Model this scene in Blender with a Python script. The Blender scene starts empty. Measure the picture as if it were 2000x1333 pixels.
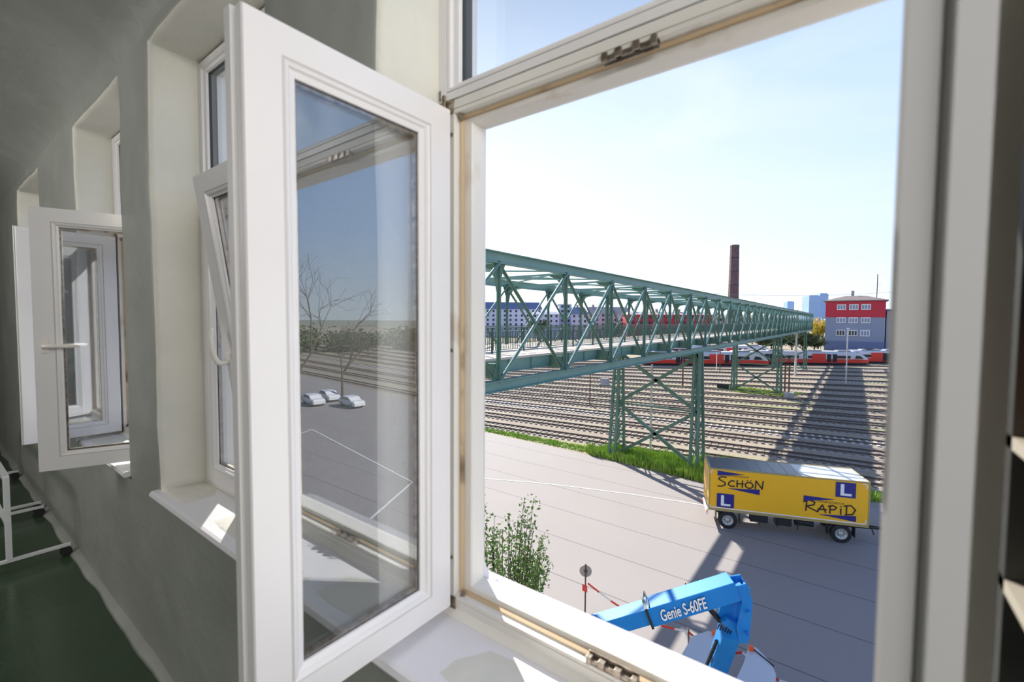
import bpy, bmesh, math, random
from mathutils import Vector, Matrix, noise
random.seed(7)
S = bpy.context.scene
COL = S.collection
PI = math.pi
# ------------------------------------------------------------------ camera
F_PX, YAW, PITCH, ROLL = 889.0, math.radians(37), math.radians(2.65), math.radians(.35)
CAM = Vector((0, 0, 1.63))
camd = bpy.data.cameras.new('camera'); cam = bpy.data.objects.new('camera', camd); COL.objects.link(cam)
RM = Matrix.Rotation(YAW, 4, 'Z') @ Matrix.Rotation(PI/2-PITCH, 4, 'X') @ Matrix.Rotation(ROLL, 4, 'Z')
cam.matrix_world = Matrix.Translation(CAM) @ RM
camd.sensor_width = 36; camd.lens = F_PX/2000*36; camd.clip_start = .02; camd.clip_end = 9000
camd.dof.use_dof = True; camd.dof.focus_distance = 9; camd.dof.aperture_fstop = 3.6
S.camera = cam
def ray(x, y):
    return RM.to_3x3() @ Vector(((x-1000)/F_PX, -(y-666.5)/F_PX, -1))
def onZ(x, y, Z): d = ray(x, y); return CAM + d*((Z-CAM.z)/d.z)
def onY(x, y, Y): d = ray(x, y); return CAM + d*((Y-CAM.y)/d.y)
def dep(x, y, t): return CAM + ray(x, y)*t
G = -10.37          # level of the yard outside
# ------------------------------------------------------------------ light
SUNDIR = Vector((-.83, .55, 1/1.385)).normalized()
w = bpy.data.worlds.new('World'); S.world = w; w.use_nodes = True
nt = w.node_tree; nt.nodes.clear()
def N(nt, t, **k):
    n = nt.nodes.new(t)
    for a, b in k.items(): setattr(n, a, b)
    return n
def L(nt, a, b): nt.links.new(a, b)
def math_(nt, op, a, b=None, clamp=False):
    n = N(nt, 'ShaderNodeMath', operation=op, use_clamp=clamp)
    for i, v in enumerate((a, b)):
        if v is None: continue
        if isinstance(v, (int, float)): n.inputs[i].default_value = v
        else: L(nt, v, n.inputs[i])
    return n.outputs[0]
tc = N(nt, 'ShaderNodeTexCoord'); sep = N(nt, 'ShaderNodeSeparateXYZ'); L(nt, tc.outputs['Generated'], sep.inputs[0])
el = math_(nt, 'MAXIMUM', sep.outputs[2], 0.0)
rmp = N(nt, 'ShaderNodeValToRGB'); L(nt, el, rmp.inputs[0])
cr = rmp.color_ramp
cr.elements[0].position = 0; cr.elements[0].color = (.80, .93, 1.0, 1)
cr.elements[1].position = 1; cr.elements[1].color = (.05, .12, .40, 1)
e = cr.elements.new(.62); e.color = (.10, .24, .62, 1)
e = cr.elements.new(.18); e.color = (.46, .71, 1.10, 1)
e = cr.elements.new(.45); e.color = (.33, .57, 1.08, 1)
dt = N(nt, 'ShaderNodeVectorMath', operation='DOT_PRODUCT'); L(nt, tc.outputs['Generated'], dt.inputs[0])
dt.inputs[1].default_value = Vector((-.86, .5, .12)).normalized()
glow = math_(nt, 'POWER', math_(nt, 'MAXIMUM', math_(nt, 'MULTIPLY_ADD', dt.outputs['Value'], .5), 0.0), 1.0)
md = math_(nt, 'ADD', math_(nt, 'MULTIPLY', dt.outputs['Value'], .5), .5)
gl = math_(nt, 'POWER', md, 2.8)
mixc = N(nt, 'ShaderNodeMixRGB'); L(nt, math_(nt, 'MULTIPLY', gl, math_(nt, 'SUBTRACT', 1.05, el), True), mixc.inputs[0]); L(nt, rmp.outputs[0], mixc.inputs[1]); mixc.inputs[2].default_value = (1.25, 1.3, 1.3, 1)
# thin cirrus
nz = N(nt, 'ShaderNodeTexNoise'); nz.inputs['Scale'].default_value = 2.2; nz.inputs['Detail'].default_value = 6; nz.inputs['Distortion'].default_value = .6
mp = N(nt, 'ShaderNodeMapping'); mp.inputs['Scale'].default_value = (1, 1.6, 3.5); L(nt, tc.outputs['Generated'], mp.inputs[0]); L(nt, mp.outputs[0], nz.inputs['Vector'])
cl = N(nt, 'ShaderNodeMapRange'); cl.inputs[1].default_value = .48; cl.inputs[2].default_value = .75; cl.inputs[4].default_value = .5; L(nt, nz.outputs[0], cl.inputs[0])
mix2 = N(nt, 'ShaderNodeMixRGB'); L(nt, math_(nt, 'MULTIPLY', cl.outputs[0], math_(nt, 'MULTIPLY', el, 1.6, True)), mix2.inputs[0]); L(nt, mixc.outputs[0], mix2.inputs[1]); mix2.inputs[2].default_value = (1.1, 1.12, 1.15, 1)
bg = N(nt, 'ShaderNodeBackground'); L(nt, mix2.outputs[0], bg.inputs[0]); bg.inputs[1].default_value = 1.0
wo = N(nt, 'ShaderNodeOutputWorld'); L(nt, bg.outputs[0], wo.inputs[0])
def sunlamp():
    d = bpy.data.lights.new('sun', 'SUN'); d.energy = 9.6; d.angle = math.radians(.55); d.color = (1, .95, .87)
    o = bpy.data.objects.new('sun', d); COL.objects.link(o); o.rotation_euler = SUNDIR.to_track_quat('Z', 'Y').to_euler()
sunlamp()
def area(name, loc, tgt, size, power, color=(1, 1, 1)):
    d = bpy.data.lights.new(name, 'AREA'); d.shape = 'RECTANGLE'; d.size, d.size_y = size; d.energy = power; d.color = color
    o = bpy.data.objects.new(name, d); COL.objects.link(o); o.location = loc
    o.rotation_euler = (Vector(loc)-Vector(tgt)).to_track_quat('Z', 'Y').to_euler()
area('room_fill_light', (2.0, -.75, 2.72), (-.85, .5, 1.6), (2.0, 1.5), 92, (1, .975, .965))  # added fill light that brightens the open sash and wall, no real fitting
area('room_fill_light_2', (-4.5, -2.6, 2.6), (-5, .5, 2.2), (2.5, 1.0), 58, (1, .97, .93))  # second added fill, lifts the dark left end of the room
S.view_settings.view_transform = 'Standard'; S.view_settings.look = 'None'
S.view_settings.exposure = 0.08; S.view_settings.gamma = 1.0; S.view_settings.use_curve_mapping = False
# ------------------------------------------------------------------ materials
def newmat(name):
    m = bpy.data.materials.new(name); m.use_nodes = True
    return m, m.node_tree, m.node_tree.nodes['Principled BSDF']
def mat(name, col, rough=.5, metal=0, col2=None, scale=5, bump=0, bscale=None, thr=(.35, .7), detail=5, stretch=None, spec=None):
    m, nt, b = newmat(name)
    b.inputs['Base Color'].default_value = (*col, 1); b.inputs['Roughness'].default_value = rough; b.inputs['Metallic'].default_value = metal
    if spec is not None: b.inputs['Specular IOR Level'].default_value = spec
    tc = N(nt, 'ShaderNodeTexCoord'); v = tc.outputs['Object']
    if stretch:
        mp = N(nt, 'ShaderNodeMapping'); mp.inputs['Scale'].default_value = stretch; L(nt, v, mp.inputs[0]); v = mp.outputs[0]
    if col2:
        n = N(nt, 'ShaderNodeTexNoise'); n.inputs['Scale'].default_value = scale; n.inputs['Detail'].default_value = detail; L(nt, v, n.inputs['Vector'])
        r = N(nt, 'ShaderNodeMapRange'); r.inputs[1].default_value, r.inputs[2].default_value = thr; L(nt, n.outputs[0], r.inputs[0])
        x = N(nt, 'ShaderNodeMixRGB'); x.inputs[1].default_value = (*col, 1); x.inputs[2].default_value = (*col2, 1)
        L(nt, r.outputs[0], x.inputs[0]); L(nt, x.outputs[0], b.inputs['Base Color'])
    if bump:
        n = N(nt, 'ShaderNodeTexNoise'); n.inputs['Scale'].default_value = bscale or scale; n.inputs['Detail'].default_value = 4; L(nt, v, n.inputs['Vector'])
        p = N(nt, 'ShaderNodeBump'); p.inputs['Strength'].default_value = bump; p.inputs['Distance'].default_value = .02; L(nt, n.outputs[0], p.inputs['Height']); L(nt, p.outputs[0], b.inputs['Normal'])
    return m
def glassmat(name, refl, tint, lo=None):
    m, nt, b = newmat(name); nt.nodes.remove(b)
    t = N(nt, 'ShaderNodeBsdfTransparent'); t.inputs[0].default_value = (*tint, 1)
    g = N(nt, 'ShaderNodeBsdfGlossy'); g.inputs['Roughness'].default_value = 0.0; g.inputs[0].default_value = (.93, .96, 1, 1)
    lw0 = N(nt, 'ShaderNodeLayerWeight'); lw0.inputs[0].default_value = .5
    fr = math_(nt, 'ADD', math_(nt, 'MULTIPLY', math_(nt, 'POWER', lw0.outputs['Facing'], 4.0), 1-refl), refl)
    x = N(nt, 'ShaderNodeMixShader'); L(nt, fr, x.inputs[0]); L(nt, t.outputs[0], x.inputs[1]); L(nt, g.outputs[0], x.inputs[2])
    L(nt, x.outputs[0], nt.nodes['Material Output'].inputs[0]); return m
M = {}
M['white'] = mat('white_lacquer', (.80, .785, .785), .32, col2=(.77, .75, .745), scale=3)
M['white_dirty'] = mat('aged_white_lacquer', (.78, .755, .70), .42, col2=(.50, .38, .24), scale=9, thr=(.62, .85), stretch=(1, 1, .6))
M['gasket'] = mat('tan_gasket', (.56, .42, .26), .6, col2=(.16, .10, .05), scale=7, thr=(.55, .75))
M['seal'] = mat('dark_seal', (.05, .055, .06), .6)
M['groove'] = mat('grey_rebate', (.58, .565, .55), .5)
M['cream'] = mat('cream_plaster', (.72, .70, .62), .75, col2=(.66, .65, .58), scale=4, bump=.35, bscale=14)
M['wall'] = mat('grey_green_wall_paint', (.30, .312, .285), .5, col2=(.36, .37, .345), scale=2.2, bump=.5, bscale=6, thr=(.4, .7))
M['ceil'] = mat('grey_green_ceiling_paint', (.50, .53, .47), .6, col2=(.45, .48, .43), scale=1.2)
M['floor'] = mat('dark_green_floor_paint', (.035, .060, .034), .22, col2=(.045, .075, .040), scale=1.5, bump=.05, bscale=30)
M['sill'] = mat('white_sill_paint', (.79, .78, .80), .3)
M['glass'] = glassmat('window_glass', .18, (.90, .91, .93))
M['glass2'] = glassmat('clear_fanlight_glass', .05, (.97, .985, .98))
M['steel'] = mat('hinge_steel', (.42, .37, .30), .38, .8, col2=(.18, .13, .09), scale=60)
M['plastic'] = mat('white_handle', (.80, .77, .72), .3)
M['black'] = mat('black_rubber', (.012, .012, .013), .5)
M['chrome'] = mat('white_tube', (.72, .74, .74), .25)
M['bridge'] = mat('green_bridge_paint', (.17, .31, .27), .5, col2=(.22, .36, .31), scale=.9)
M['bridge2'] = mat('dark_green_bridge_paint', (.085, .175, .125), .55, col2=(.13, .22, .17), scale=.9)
M['deck'] = mat('bridge_deck_concrete', (.62, .54, .46), .8)
M['rail'] = mat('dark_green_railing_paint', (.05, .10, .08), .5)
M['yellow'] = mat('yellow_trailer_side', (1.0, .52, .012), .45)
M['navy'] = mat('navy_print', (.02, .022, .22), .5)
M['ink'] = mat('dark_print', (.035, .02, .02), .6)
M['wprint'] = mat('white_print', (.9, .9, .9), .5)
M['trim'] = mat('trailer_golden_frame', (.42, .33, .14), .5)
M['alu'] = mat('trailer_aluminium', (.55, .55, .52), .35, .3)
M['roofm'] = mat('trailer_roof_skin', (.62, .64, .62), .35, .2, col2=(.45, .48, .5), scale=.6)
M['roofd'] = mat('solar_blue_panel', (.07, .10, .15), .25)
M['tyre'] = mat('tyre_rubber', (.02, .02, .022), .8)
M['rim'] = mat('wheel_rim', (.55, .54, .5), .4, .3)
M['dark'] = mat('dark_chassis', (.018, .018, .02), .6)
M['red'] = mat('train_red', (.80, .035, .02), .35)
M['tgrey'] = mat('train_grey', (.62, .63, .67), .35)
M['twin'] = mat('dark_train_glass', (.02, .022, .035), .12)
M['blue'] = mat('blue_boom_paint', (.014, .215, .62), .5, col2=(.02, .25, .68), scale=1.3, spec=.25)
M['cover'] = mat('grey_cover', (.52, .56, .62), .4)
M['orange'] = mat('beacon_orange', (.85, .12, .02), .3)
M['leaf'] = mat('green_leaf', (.10, .20, .035), .55, col2=(.22, .33, .08), scale=9)
M['bark'] = mat('bark', (.11, .08, .055), .9)
M['grass'] = mat('bright_grass', (.20, .36, .035), .8, col2=(.42, .55, .10), scale=3)
M['steelrail'] = mat('rail_steel', (.13, .11, .10), .5, .4)
M['sleeper'] = mat('sleeper', (.17, .12, .09), .85, col2=(.30, .25, .2), scale=3)
M['sleeperw'] = mat('concrete_sleeper', (.60, .57, .54), .85)
M['ballast'] = mat('track_ballast', (.34, .28, .22), .9, col2=(.42, .37, .30), scale=2.0, bump=.6, bscale=8)
M['bred'] = mat('red_facade', (.55, .035, .06), .7)
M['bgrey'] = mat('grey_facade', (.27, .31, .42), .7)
M['btan'] = mat('tan_facade', (.52, .50, .52), .8)
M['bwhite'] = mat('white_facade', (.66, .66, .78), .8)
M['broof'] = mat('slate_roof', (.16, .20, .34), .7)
M['broofb'] = mat('brown_roof', (.36, .33, .33), .7)
M['brownroof'] = mat('brown_grey_roof', (.22, .18, .17), .7)
M['wframe'] = mat('white_window_frame', (.85, .85, .85), .5)
M['wdark'] = mat('dark_pane', (.03, .035, .05), .15)
M['brick'] = mat('chimney_brick', (.13, .085, .095), .85, col2=(.19, .12, .12), scale=.5)
M['tower'] = mat('hazy_blue_tower', (.36, .52, .82), .5, col2=(.45, .60, .86), scale=.02)  # pale blue is distance haze mixed into the facade colour
M['pole'] = mat('pale_mast', (.55, .54, .52), .6)
M['rust'] = mat('rusty_post', (.16, .08, .06), .8)
M['tape_r'] = mat('tape_red', (.75, .05, .04), .5)
M['tape_w'] = mat('tape_white', (.85, .83, .82), .5)
M['signback'] = mat('sign_back', (.42, .40, .36), .5, .3)
M['conc'] = mat('concrete_grey', (.36, .36, .38), .8)
M['ybush'] = mat('yellow_bush', (.85, .62, .06), .8, col2=(.6, .52, .09), scale=.6)
M['dbush'] = mat('dark_bush', (.07, .10, .04), .9, col2=(.13, .15, .06), scale=.4)
M['wood'] = mat('dark_shelf_steel', (.05, .05, .045), .5)
M['cardboard'] = mat('brown_box', (.30, .10, .04), .8)
M['ledge'] = mat('pale_shelf_edge', (.5, .45, .36), .6)
M['hill'] = mat('distant_hill', (.21, .22, .17), .9)
M['carwhite'] = mat('car_white', (.75, .75, .77), .25)
M['mark'] = mat('road_marking', (.72, .71, .70), .8)
def asphalt():
    m, nt, b = newmat('asphalt_slabs'); b.inputs['Roughness'].default_value = .85
    tc = N(nt, 'ShaderNodeTexCoord'); s = N(nt, 'ShaderNodeSeparateXYZ'); L(nt, tc.outputs['Object'], s.inputs[0])
    yy = math_(nt, 'DIVIDE', math_(nt, 'ADD', s.outputs[1], -21.3), 3.25)
    fr = math_(nt, 'FRACT', math_(nt, 'ADD', yy, 100.5))
    d = math_(nt, 'ABSOLUTE', math_(nt, 'SUBTRACT', fr, .5))
    seam = math_(nt, 'LESS_THAN', d, .010)
    n = N(nt, 'ShaderNodeTexNoise'); n.inputs['Scale'].default_value = .35; n.inputs['Detail'].default_value = 8; L(nt, tc.outputs['Object'], n.inputs['Vector'])
    n2 = N(nt, 'ShaderNodeTexNoise'); n2.inputs['Scale'].default_value = 14; n2.inputs['Detail'].default_value = 4; L(nt, tc.outputs['Object'], n2.inputs['Vector'])
    x = N(nt, 'ShaderNodeMixRGB'); x.inputs[1].default_value = (.255, .235, .228, 1); x.inputs[2].default_value = (.31, .283, .27, 1); L(nt, math_(nt, 'ADD', math_(nt, 'MULTIPLY', n.outputs[0], .6), math_(nt, 'MULTIPLY', n2.outputs[0], .5)), x.inputs[0])
    x2 = N(nt, 'ShaderNodeMixRGB'); x2.inputs[2].default_value = (.15, .14, .14, 1); L(nt, seam, x2.inputs[0]); L(nt, x.outputs[0], x2.inputs[1]); L(nt, x2.outputs[0], b.inputs['Base Color'])
    return m
M['asphalt'] = asphalt()
def yardmat():
    m, nt, b = newmat('gravel_and_weeds'); b.inputs['Roughness'].default_value = .95
    tc = N(nt, 'ShaderNodeTexCoord'); mp = N(nt, 'ShaderNodeMapping'); mp.inputs['Scale'].default_value = (.06, .35, 1); L(nt, tc.outputs['Object'], mp.inputs[0])
    n = N(nt, 'ShaderNodeTexNoise'); n.inputs['Scale'].default_value = 1.2; n.inputs['Detail'].default_value = 9; L(nt, mp.outputs[0], n.inputs['Vector'])
    r = N(nt, 'ShaderNodeValToRGB'); L(nt, n.outputs[0], r.inputs[0]); c = r.color_ramp
    c.elements[0].position = .40; c.elements[0].color = (.36, .29, .22, 1); c.elements[1].position = .68; c.elements[1].color = (.30, .33, .10, 1)
    e = c.elements.new(.54); e.color = (.43, .36, .27, 1)
    n2 = N(nt, 'ShaderNodeTexNoise'); n2.inputs['Scale'].default_value = 3; n2.inputs['Detail'].default_value = 6; L(nt, tc.outputs['Object'], n2.inputs['Vector'])
    x = N(nt, 'ShaderNodeMixRGB', blend_type='MULTIPLY'); x.inputs[0].default_value = .5; L(nt, r.outputs[0], x.inputs[1]); L(nt, n2.outputs[0], x.inputs[2]); 
    L(nt, x.outputs[0], b.inputs['Base Color']); return m
M['yard'] = yardmat()
# ------------------------------------------------------------------ helpers
class MB:
    def __init__(s): s.v = []; s.f = []; s.m = []
    def poly(s, pts, mi=0):
        b = len(s.v); s.v += [tuple(p) for p in pts]; s.f.append(tuple(range(b, b+len(pts)))); s.m.append(mi); return s
    def box(s, x0, x1, y0, y1, z0, z1, mi=0):
        b = len(s.v)
        s.v += [(x, y, z) for z in (z0, z1) for y in (y0, y1) for x in (x0, x1)]
        for f in ((0, 2, 3, 1), (4, 5, 7, 6), (0, 1, 5, 4), (2, 6, 7, 3), (0, 4, 6, 2), (1, 3, 7, 5)): s.f.append(tuple(b+i for i in f)); s.m.append(mi)
        return s
    def bar(s, p, q, w, h, up=(0, 0, 1), mi=0):
        p, q = Vector(p), Vector(q); d = (q-p).normalized(); up = Vector(up)
        if abs(d.dot(up)) > .99: up = Vector((0, 1, 0))
        r = d.cross(up).normalized(); u = r.cross(d).normalized(); b = len(s.v)
        for c in (p, q):
            for a, e in ((-1, -1), (1, -1), (1, 1), (-1, 1)): s.v.append(tuple(c+r*a*w/2+u*e*h/2))
        for f in ((0, 3, 2, 1), (4, 5, 6, 7), (0, 1, 5, 4), (1, 2, 6, 5), (2, 3, 7, 6), (3, 0, 4, 7)): s.f.append(tuple(b+i for i in f)); s.m.append(mi)
        return s
    def tube(s, pts, r, n=8, mi=0, cap=True):
        pts = [Vector(p) for p in pts]; rs = r if isinstance(r, (list, tuple)) else [r]*len(pts); b = len(s.v)
        ref = None
        for i, p in enumerate(pts):
            d = (pts[min(i+1, len(pts)-1)]-pts[max(i-1, 0)]).normalized()
            if ref is None: ref = Vector((0, 0, 1)) if abs(d.z) < .9 else Vector((1, 0, 0))
            a = d.cross(ref).normalized(); c = a.cross(d).normalized(); ref = c
            for k in range(n): t = 2*PI*k/n; s.v.append(tuple(p+(a*math.cos(t)+c*math.sin(t))*rs[i]))
        for i in range(len(pts)-1):
            for k in range(n):
                k2 = (k+1) % n; s.f.append((b+i*n+k, b+i*n+k2, b+(i+1)*n+k2, b+(i+1)*n+k)); s.m.append(mi)
        if cap:
            s.f.append(tuple(b+k for k in range(n))[::-1]); s.m.append(mi); e = b+(len(pts)-1)*n; s.f.append(tuple(e+k for k in range(n))); s.m.append(mi)
        return s
    def prism(s, pts, off, mi=0):
        off = Vector(off); n = len(pts); b = len(s.v); s.v += [tuple(Vector(p)) for p in pts]+[tuple(Vector(p)+off) for p in pts]
        s.f.append(tuple(range(b, b+n))[::-1]); s.f.append(tuple(range(b+n, b+2*n))); s.m += [mi, mi]
        for i in range(n): j = (i+1) % n; s.f.append((b+i, b+j, b+n+j, b+n+i)); s.m.append(mi)
        return s
    def loft(s, rings, mi=0, cap=True, close=True):
        b = len(s.v); n = len(rings[0])
        for r in rings: s.v += [tuple(p) for p in r]
        for i in range(len(rings)-1):
            for k in range(n if close else n-1): k2 = (k+1) % n; s.f.append((b+i*n+k, b+i*n+k2, b+(i+1)*n+k2, b+(i+1)*n+k)); s.m.append(mi)
        if cap: s.f.append(tuple(range(b, b+n))[::-1]); s.m.append(mi); e = b+(len(rings)-1)*n; s.f.append(tuple(range(e, e+n))); s.m.append(mi)
        return s
    def frame(s, x0, x1, z0, z1, prof, sx=1, sz=1, mi=0, flip=1, fine=1):
        """picture-frame ring: prof = list of (inset, y, [mi]) closed loop"""
        b = len(s.v); n = len(prof)
        for c in range(4):
            for pr in prof:
                i, y = pr[0], pr[1]
                X = x0+i*sx if c in (0, 3) else x1-i*sx; Z = z0+i*sz if c < 2 else z1-i*sz
                s.v.append((X, y, Z))
        for c in range(4):
            c2 = (c+1) % 4
            for k in range(n):
                k2 = (k+1) % n; s.f.append((b+c*n+k, b+c2*n+k, b+c2*n+k2, b+c*n+k2)); s.m.append(prof[k][2] if len(prof[k]) > 2 else mi)
        return s
    def mirror_x(s): s.v = [(-x, y, z) for x, y, z in s.v]; s.f = [f[::-1] for f in s.f]; return s
    def mesh(s, name, mats, smooth=False, bevel=0):
        me = bpy.data.meshes.new(name); me.from_pydata(s.v, [], s.f)
        for m in mats: me.materials.append(m)
        for p, i in zip(me.polygons, s.m): p.material_index = i
        bm = bmesh.new(); bm.from_mesh(me)
        bmesh.ops.recalc_face_normals(bm, faces=bm.faces)
        if bevel:
            bmesh.ops.remove_doubles(bm, verts=bm.verts, dist=1e-5)
            es = [e for e in bm.edges if len(e.link_faces) == 2 and e.calc_face_angle(0) > .5]
            bmesh.ops.bevel(bm, geom=es, offset=bevel, segments=2, affect='EDGES', profile=.6)
        bm.to_mesh(me); bm.free()
        if smooth:
            for p in me.polygons: p.use_smooth = True
        return me
    def build(s, name, mats, parent=None, smooth=False, bevel=0, world=False, kind=None):
        if not isinstance(mats, (list, tuple)): mats = [mats]
        if world and parent is not None:
            inv = mw(parent).inverted(); s.v = [tuple(inv @ Vector(p)) for p in s.v]
        o = bpy.data.objects.new(name, s.mesh(name, mats, smooth, bevel)); COL.objects.link(o)
        if parent: o.parent = parent
        if kind: o['kind'] = kind
        return o
def mw(o):
    m = Matrix.LocRotScale(o.location, o.rotation_euler, o.scale)
    return mw(o.parent) @ m if o.parent else m
def tag(o, label=None, cat=None, group=None, kind=None):
    if label: o['label'] = label
    if cat: o['category'] = cat
    if group: o['group'] = group
    if kind: o['kind'] = kind
    return o
def thing(name, label, cat, loc=(0, 0, 0), rz=0, group=None, parent=None):
    o = bpy.data.objects.new(name, None); COL.objects.link(o); o.location = loc; o.rotation_euler = (0, 0, rz); o.empty_display_size = .1
    return tag(o, label, cat, group)
def empty(name, parent, loc=(0, 0, 0), rot=(0, 0, 0)):
    o = bpy.data.objects.new(name, None); COL.objects.link(o); o.location = loc; o.rotation_euler = rot; o.parent = parent; return o
def copy_tree(o, parent=None):
    c = o.copy(); COL.objects.link(c); c.parent = parent
    for ch in list(o.children): copy_tree(ch, c)
    return c
def text_mesh(body, size, shear=0, extrude=0, spacing=1.0, width=None, offset=0):
    cu = bpy.data.curves.new('txt', 'FONT'); cu.body = body; cu.size = size; cu.shear = shear; cu.extrude = extrude; cu.space_character = spacing; cu.offset = offset
    o = bpy.data.objects.new('txt', cu); COL.objects.link(o); bpy.context.view_layer.update()
    me = bpy.data.meshes.new_from_object(o.evaluated_get(bpy.context.evaluated_depsgraph_get())); bpy.data.objects.remove(o); bpy.data.curves.remove(cu)
    if width:
        xs = [v.co.x for v in me.vertices]; k = width/(max(xs)-min(xs)); x0 = min(xs)
        for v in me.vertices: v.co.x = (v.co.x-x0)*k
    return me
def place_text(name, me, parent, m, origin, ux, uy, n):
    """flat lettering laid on the plane origin/ux/uy, lifted along n"""
    ux, uy, n, origin = Vector(ux), Vector(uy), Vector(n), Vector(origin)
    for v in me.vertices: v.co = origin+ux*v.co.x+uy*v.co.y+n*v.co.z
    me.materials.clear(); me.materials.append(m)
    o = bpy.data.objects.new(name, me); COL.objects.link(o); o.parent = parent; return o
# ================================================================== ROOM SHELL
YIN, YFR = .658, .85
ZS, ZT = .85, 2.81          # sill top and reveal top
WIN = {1: (-.88, .165), 2: (-2.475, -1.42), 3: (-3.95, -2.95), 4: (-6.34, -5.22)}
XL, XR, YB, ZC = -15.0, 3.2, -4.2, 3.12
def build_wall():
    r = .022
    xs = set(); zs = set([0, ZC])
    x = XL
    while x < XR: xs.add(round(x, 3)); x += .06 if x > -7 else .3
    xs.add(XR)
    z = 0
    while z < ZC: zs.add(round(z, 3)); z += .06
    for a, b in WIN.values():
        xs = {q for q in xs if min(abs(q-(a-r)), abs(q-(b+r))) > .02}; xs |= {a-r, b+r}
    zs = {q for q in zs if min(abs(q-(ZS-.02)), abs(q-(ZT+r))) > .02}; zs |= {ZS-.02, ZT+r}
    xs, zs = sorted(xs), sorted(zs)
    def hole(x, z): return any(a-r < x < b+r for a, b in WIN.values()) and ZS-.02 < z < ZT+r
    def wob(x, y, z):
        d = noise.noise_vector(Vector((x*2.3, y, z*2.3)))*.011 + noise.noise_vector(Vector((x*8, y, z*8)))*.003
        k = 1.0
        return (x+d.x*k, y+d.y*.8, z+(d.z*k if 0 < z < ZC else 0))
    vs = []; idx = {}; fs = []; ms = []
    def V(x, y, z, raw=False):
        vs.append(wob(x, y, z) if not raw else (x, y, z)); return len(vs)-1
    for i, x in enumerate(xs):
        for j, z in enumerate(zs): idx[i, j] = V(x, YIN, z)
    for i in range(len(xs)-1):
        for j in range(len(zs)-1):
            if not hole((xs[i]+xs[i+1])/2, (zs[j]+zs[j+1])/2): fs.append((idx[i, j], idx[i+1, j], idx[i+1, j+1], idx[i, j+1])); ms.append(0)
    for a, b in WIN.values():
        i0, i1 = xs.index(a-r), xs.index(b+r); j0, j1 = zs.index(ZS-.02), zs.index(ZT+r)
        loop = [(i, j0, 0, 1) for i in range(i0+1, i1)]+[(i1, j0, -1, 1)]+[(i1, j, -1, 0) for j in range(j0+1, j1)]+[(i1, j1, -1, -1)]+[(i, j1, 0, -1) for i in range(i1-1, i0, -1)]+[(i0, j1, 1, -1)]+[(i0, j, 1, 0) for j in range(j1-1, j0, -1)]+[(i0, j0, 1, 1)]
        prev = [idx[i, j] for i, j, _, _ in loop]
        steps = [(r*math.sin(t), r*(1-math.cos(t)), 0 if t < .6 else 1) for t in (.5, 1.05, PI/2)]+[(r, .07, 1), (r, .14, 1), (r, .30, 1)]
        for off, dy, mi in steps:
            cur = []
            for i, j, nx, nz in loop:
                x, z = xs[i]+nx*off, zs[j]+nz*off
                dd = noise.noise_vector(Vector((xs[i]*2.3, YIN, zs[j]*2.3)))*.011 + noise.noise_vector(Vector((xs[i]*8, YIN, zs[j]*8)))*.003
                k = max(0, 1-dy/.16); cur.append(V(x+dd.x*k, YIN+dy+(dd.y*.8*k), z+dd.z*k, True))
            n = len(loop)
            for k in range(n): k2 = (k+1) % n; fs.append((prev[k], prev[k2], cur[k2], cur[k])); ms.append(mi)
            prev = cur
    me = bpy.data.meshes.new('wall_window'); me.from_pydata(vs, [], fs)
    me.materials.append(M['wall']); me.materials.append(M['cream'])
    for p, m in zip(me.polygons, ms): p.material_index = m; p.use_smooth = True
    bm = bmesh.new(); bm.from_mesh(me); bmesh.ops.recalc_face_normals(bm, faces=bm.faces); bm.to_mesh(me); bm.free()
    o = bpy.data.objects.new('wall_front', me); COL.objects.link(o); tag(o, 'rough grey green plaster wall with the deep window recesses', kind='structure')
    # outer leaf of the wall
    mb = MB(); edges = [XL]; 
    for a, b in sorted(WIN.values()): edges += [a-.03, b+.03]
    edges.append(XR)
    for k in range(0, len(edges), 2): mb.box(edges[k], edges[k+1], .965, 1.0, G, 6)
    for a, b in WIN.values(): mb.box(a-.03, b+.03, .965, 1.0, G, ZS-.01); mb.box(a-.03, b+.03, .965, 1.0, ZT+.03, 6)
    tag(mb.build('wall_outside', M['cream']), 'cream outer face of the building', kind='structure')
build_wall()
mb = MB(); mb.box(XL, XR, YB, .95, -.1, 0); tag(mb.build('floor', M['floor']), 'glossy dark green painted floor', kind='structure')
mb = MB(); Rc = .62       # ceiling with a large cove into the window wall
prof = [(YB, ZC)]+[(YIN+.006-Rc+Rc*math.sin(t), ZC-Rc*.44+Rc*.44*math.cos(t)) for t in [k*PI/16 for k in range(9)]]
mb.loft([[(x, y, z) for y, z in prof] for x in (XL, XR)], cap=False, close=False)
mb.box(XL, XR, YB, .95, ZC+.01, ZC+.1)
tag(mb.build('ceiling', M['wall'], smooth=True), 'grey green ceiling curving down into the window wall', kind='structure')
tag(MB().box(XL-.1, XL, YB, .95, 0, ZC).build('wall_left', M['wall']), kind='structure')
tag(MB().box(XR, XR+.1, YB, .95, 0, ZC).build('wall_right', M['wall']), kind='structure')
tag(MB().box(XL, XR, YB-.1, YB, 0, ZC).build('wall_back', M['wall']), kind='structure')
# irregular paint ridge where wall meets floor
mb = MB(); ring = []
for k in range(140):
    x = -9+k*.09; h = .018+.014*noise.noise(Vector((x*2, 3, 0))); d = .03+.022*noise.noise(Vector((x*2.7, 9, 0)))
    ring.append([(x, YIN+.02, 0), (x, YIN-d-.01, 0), (x, YIN-d, h*.6), (x, YIN-.004, h*1.6), (x, YIN+.02, h*1.6)])
mb.loft(ring); tag(mb.build('baseboard_front', M['wall'], smooth=True), 'lumpy plaster ridge along the foot of the window wall', kind='structure')
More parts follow.
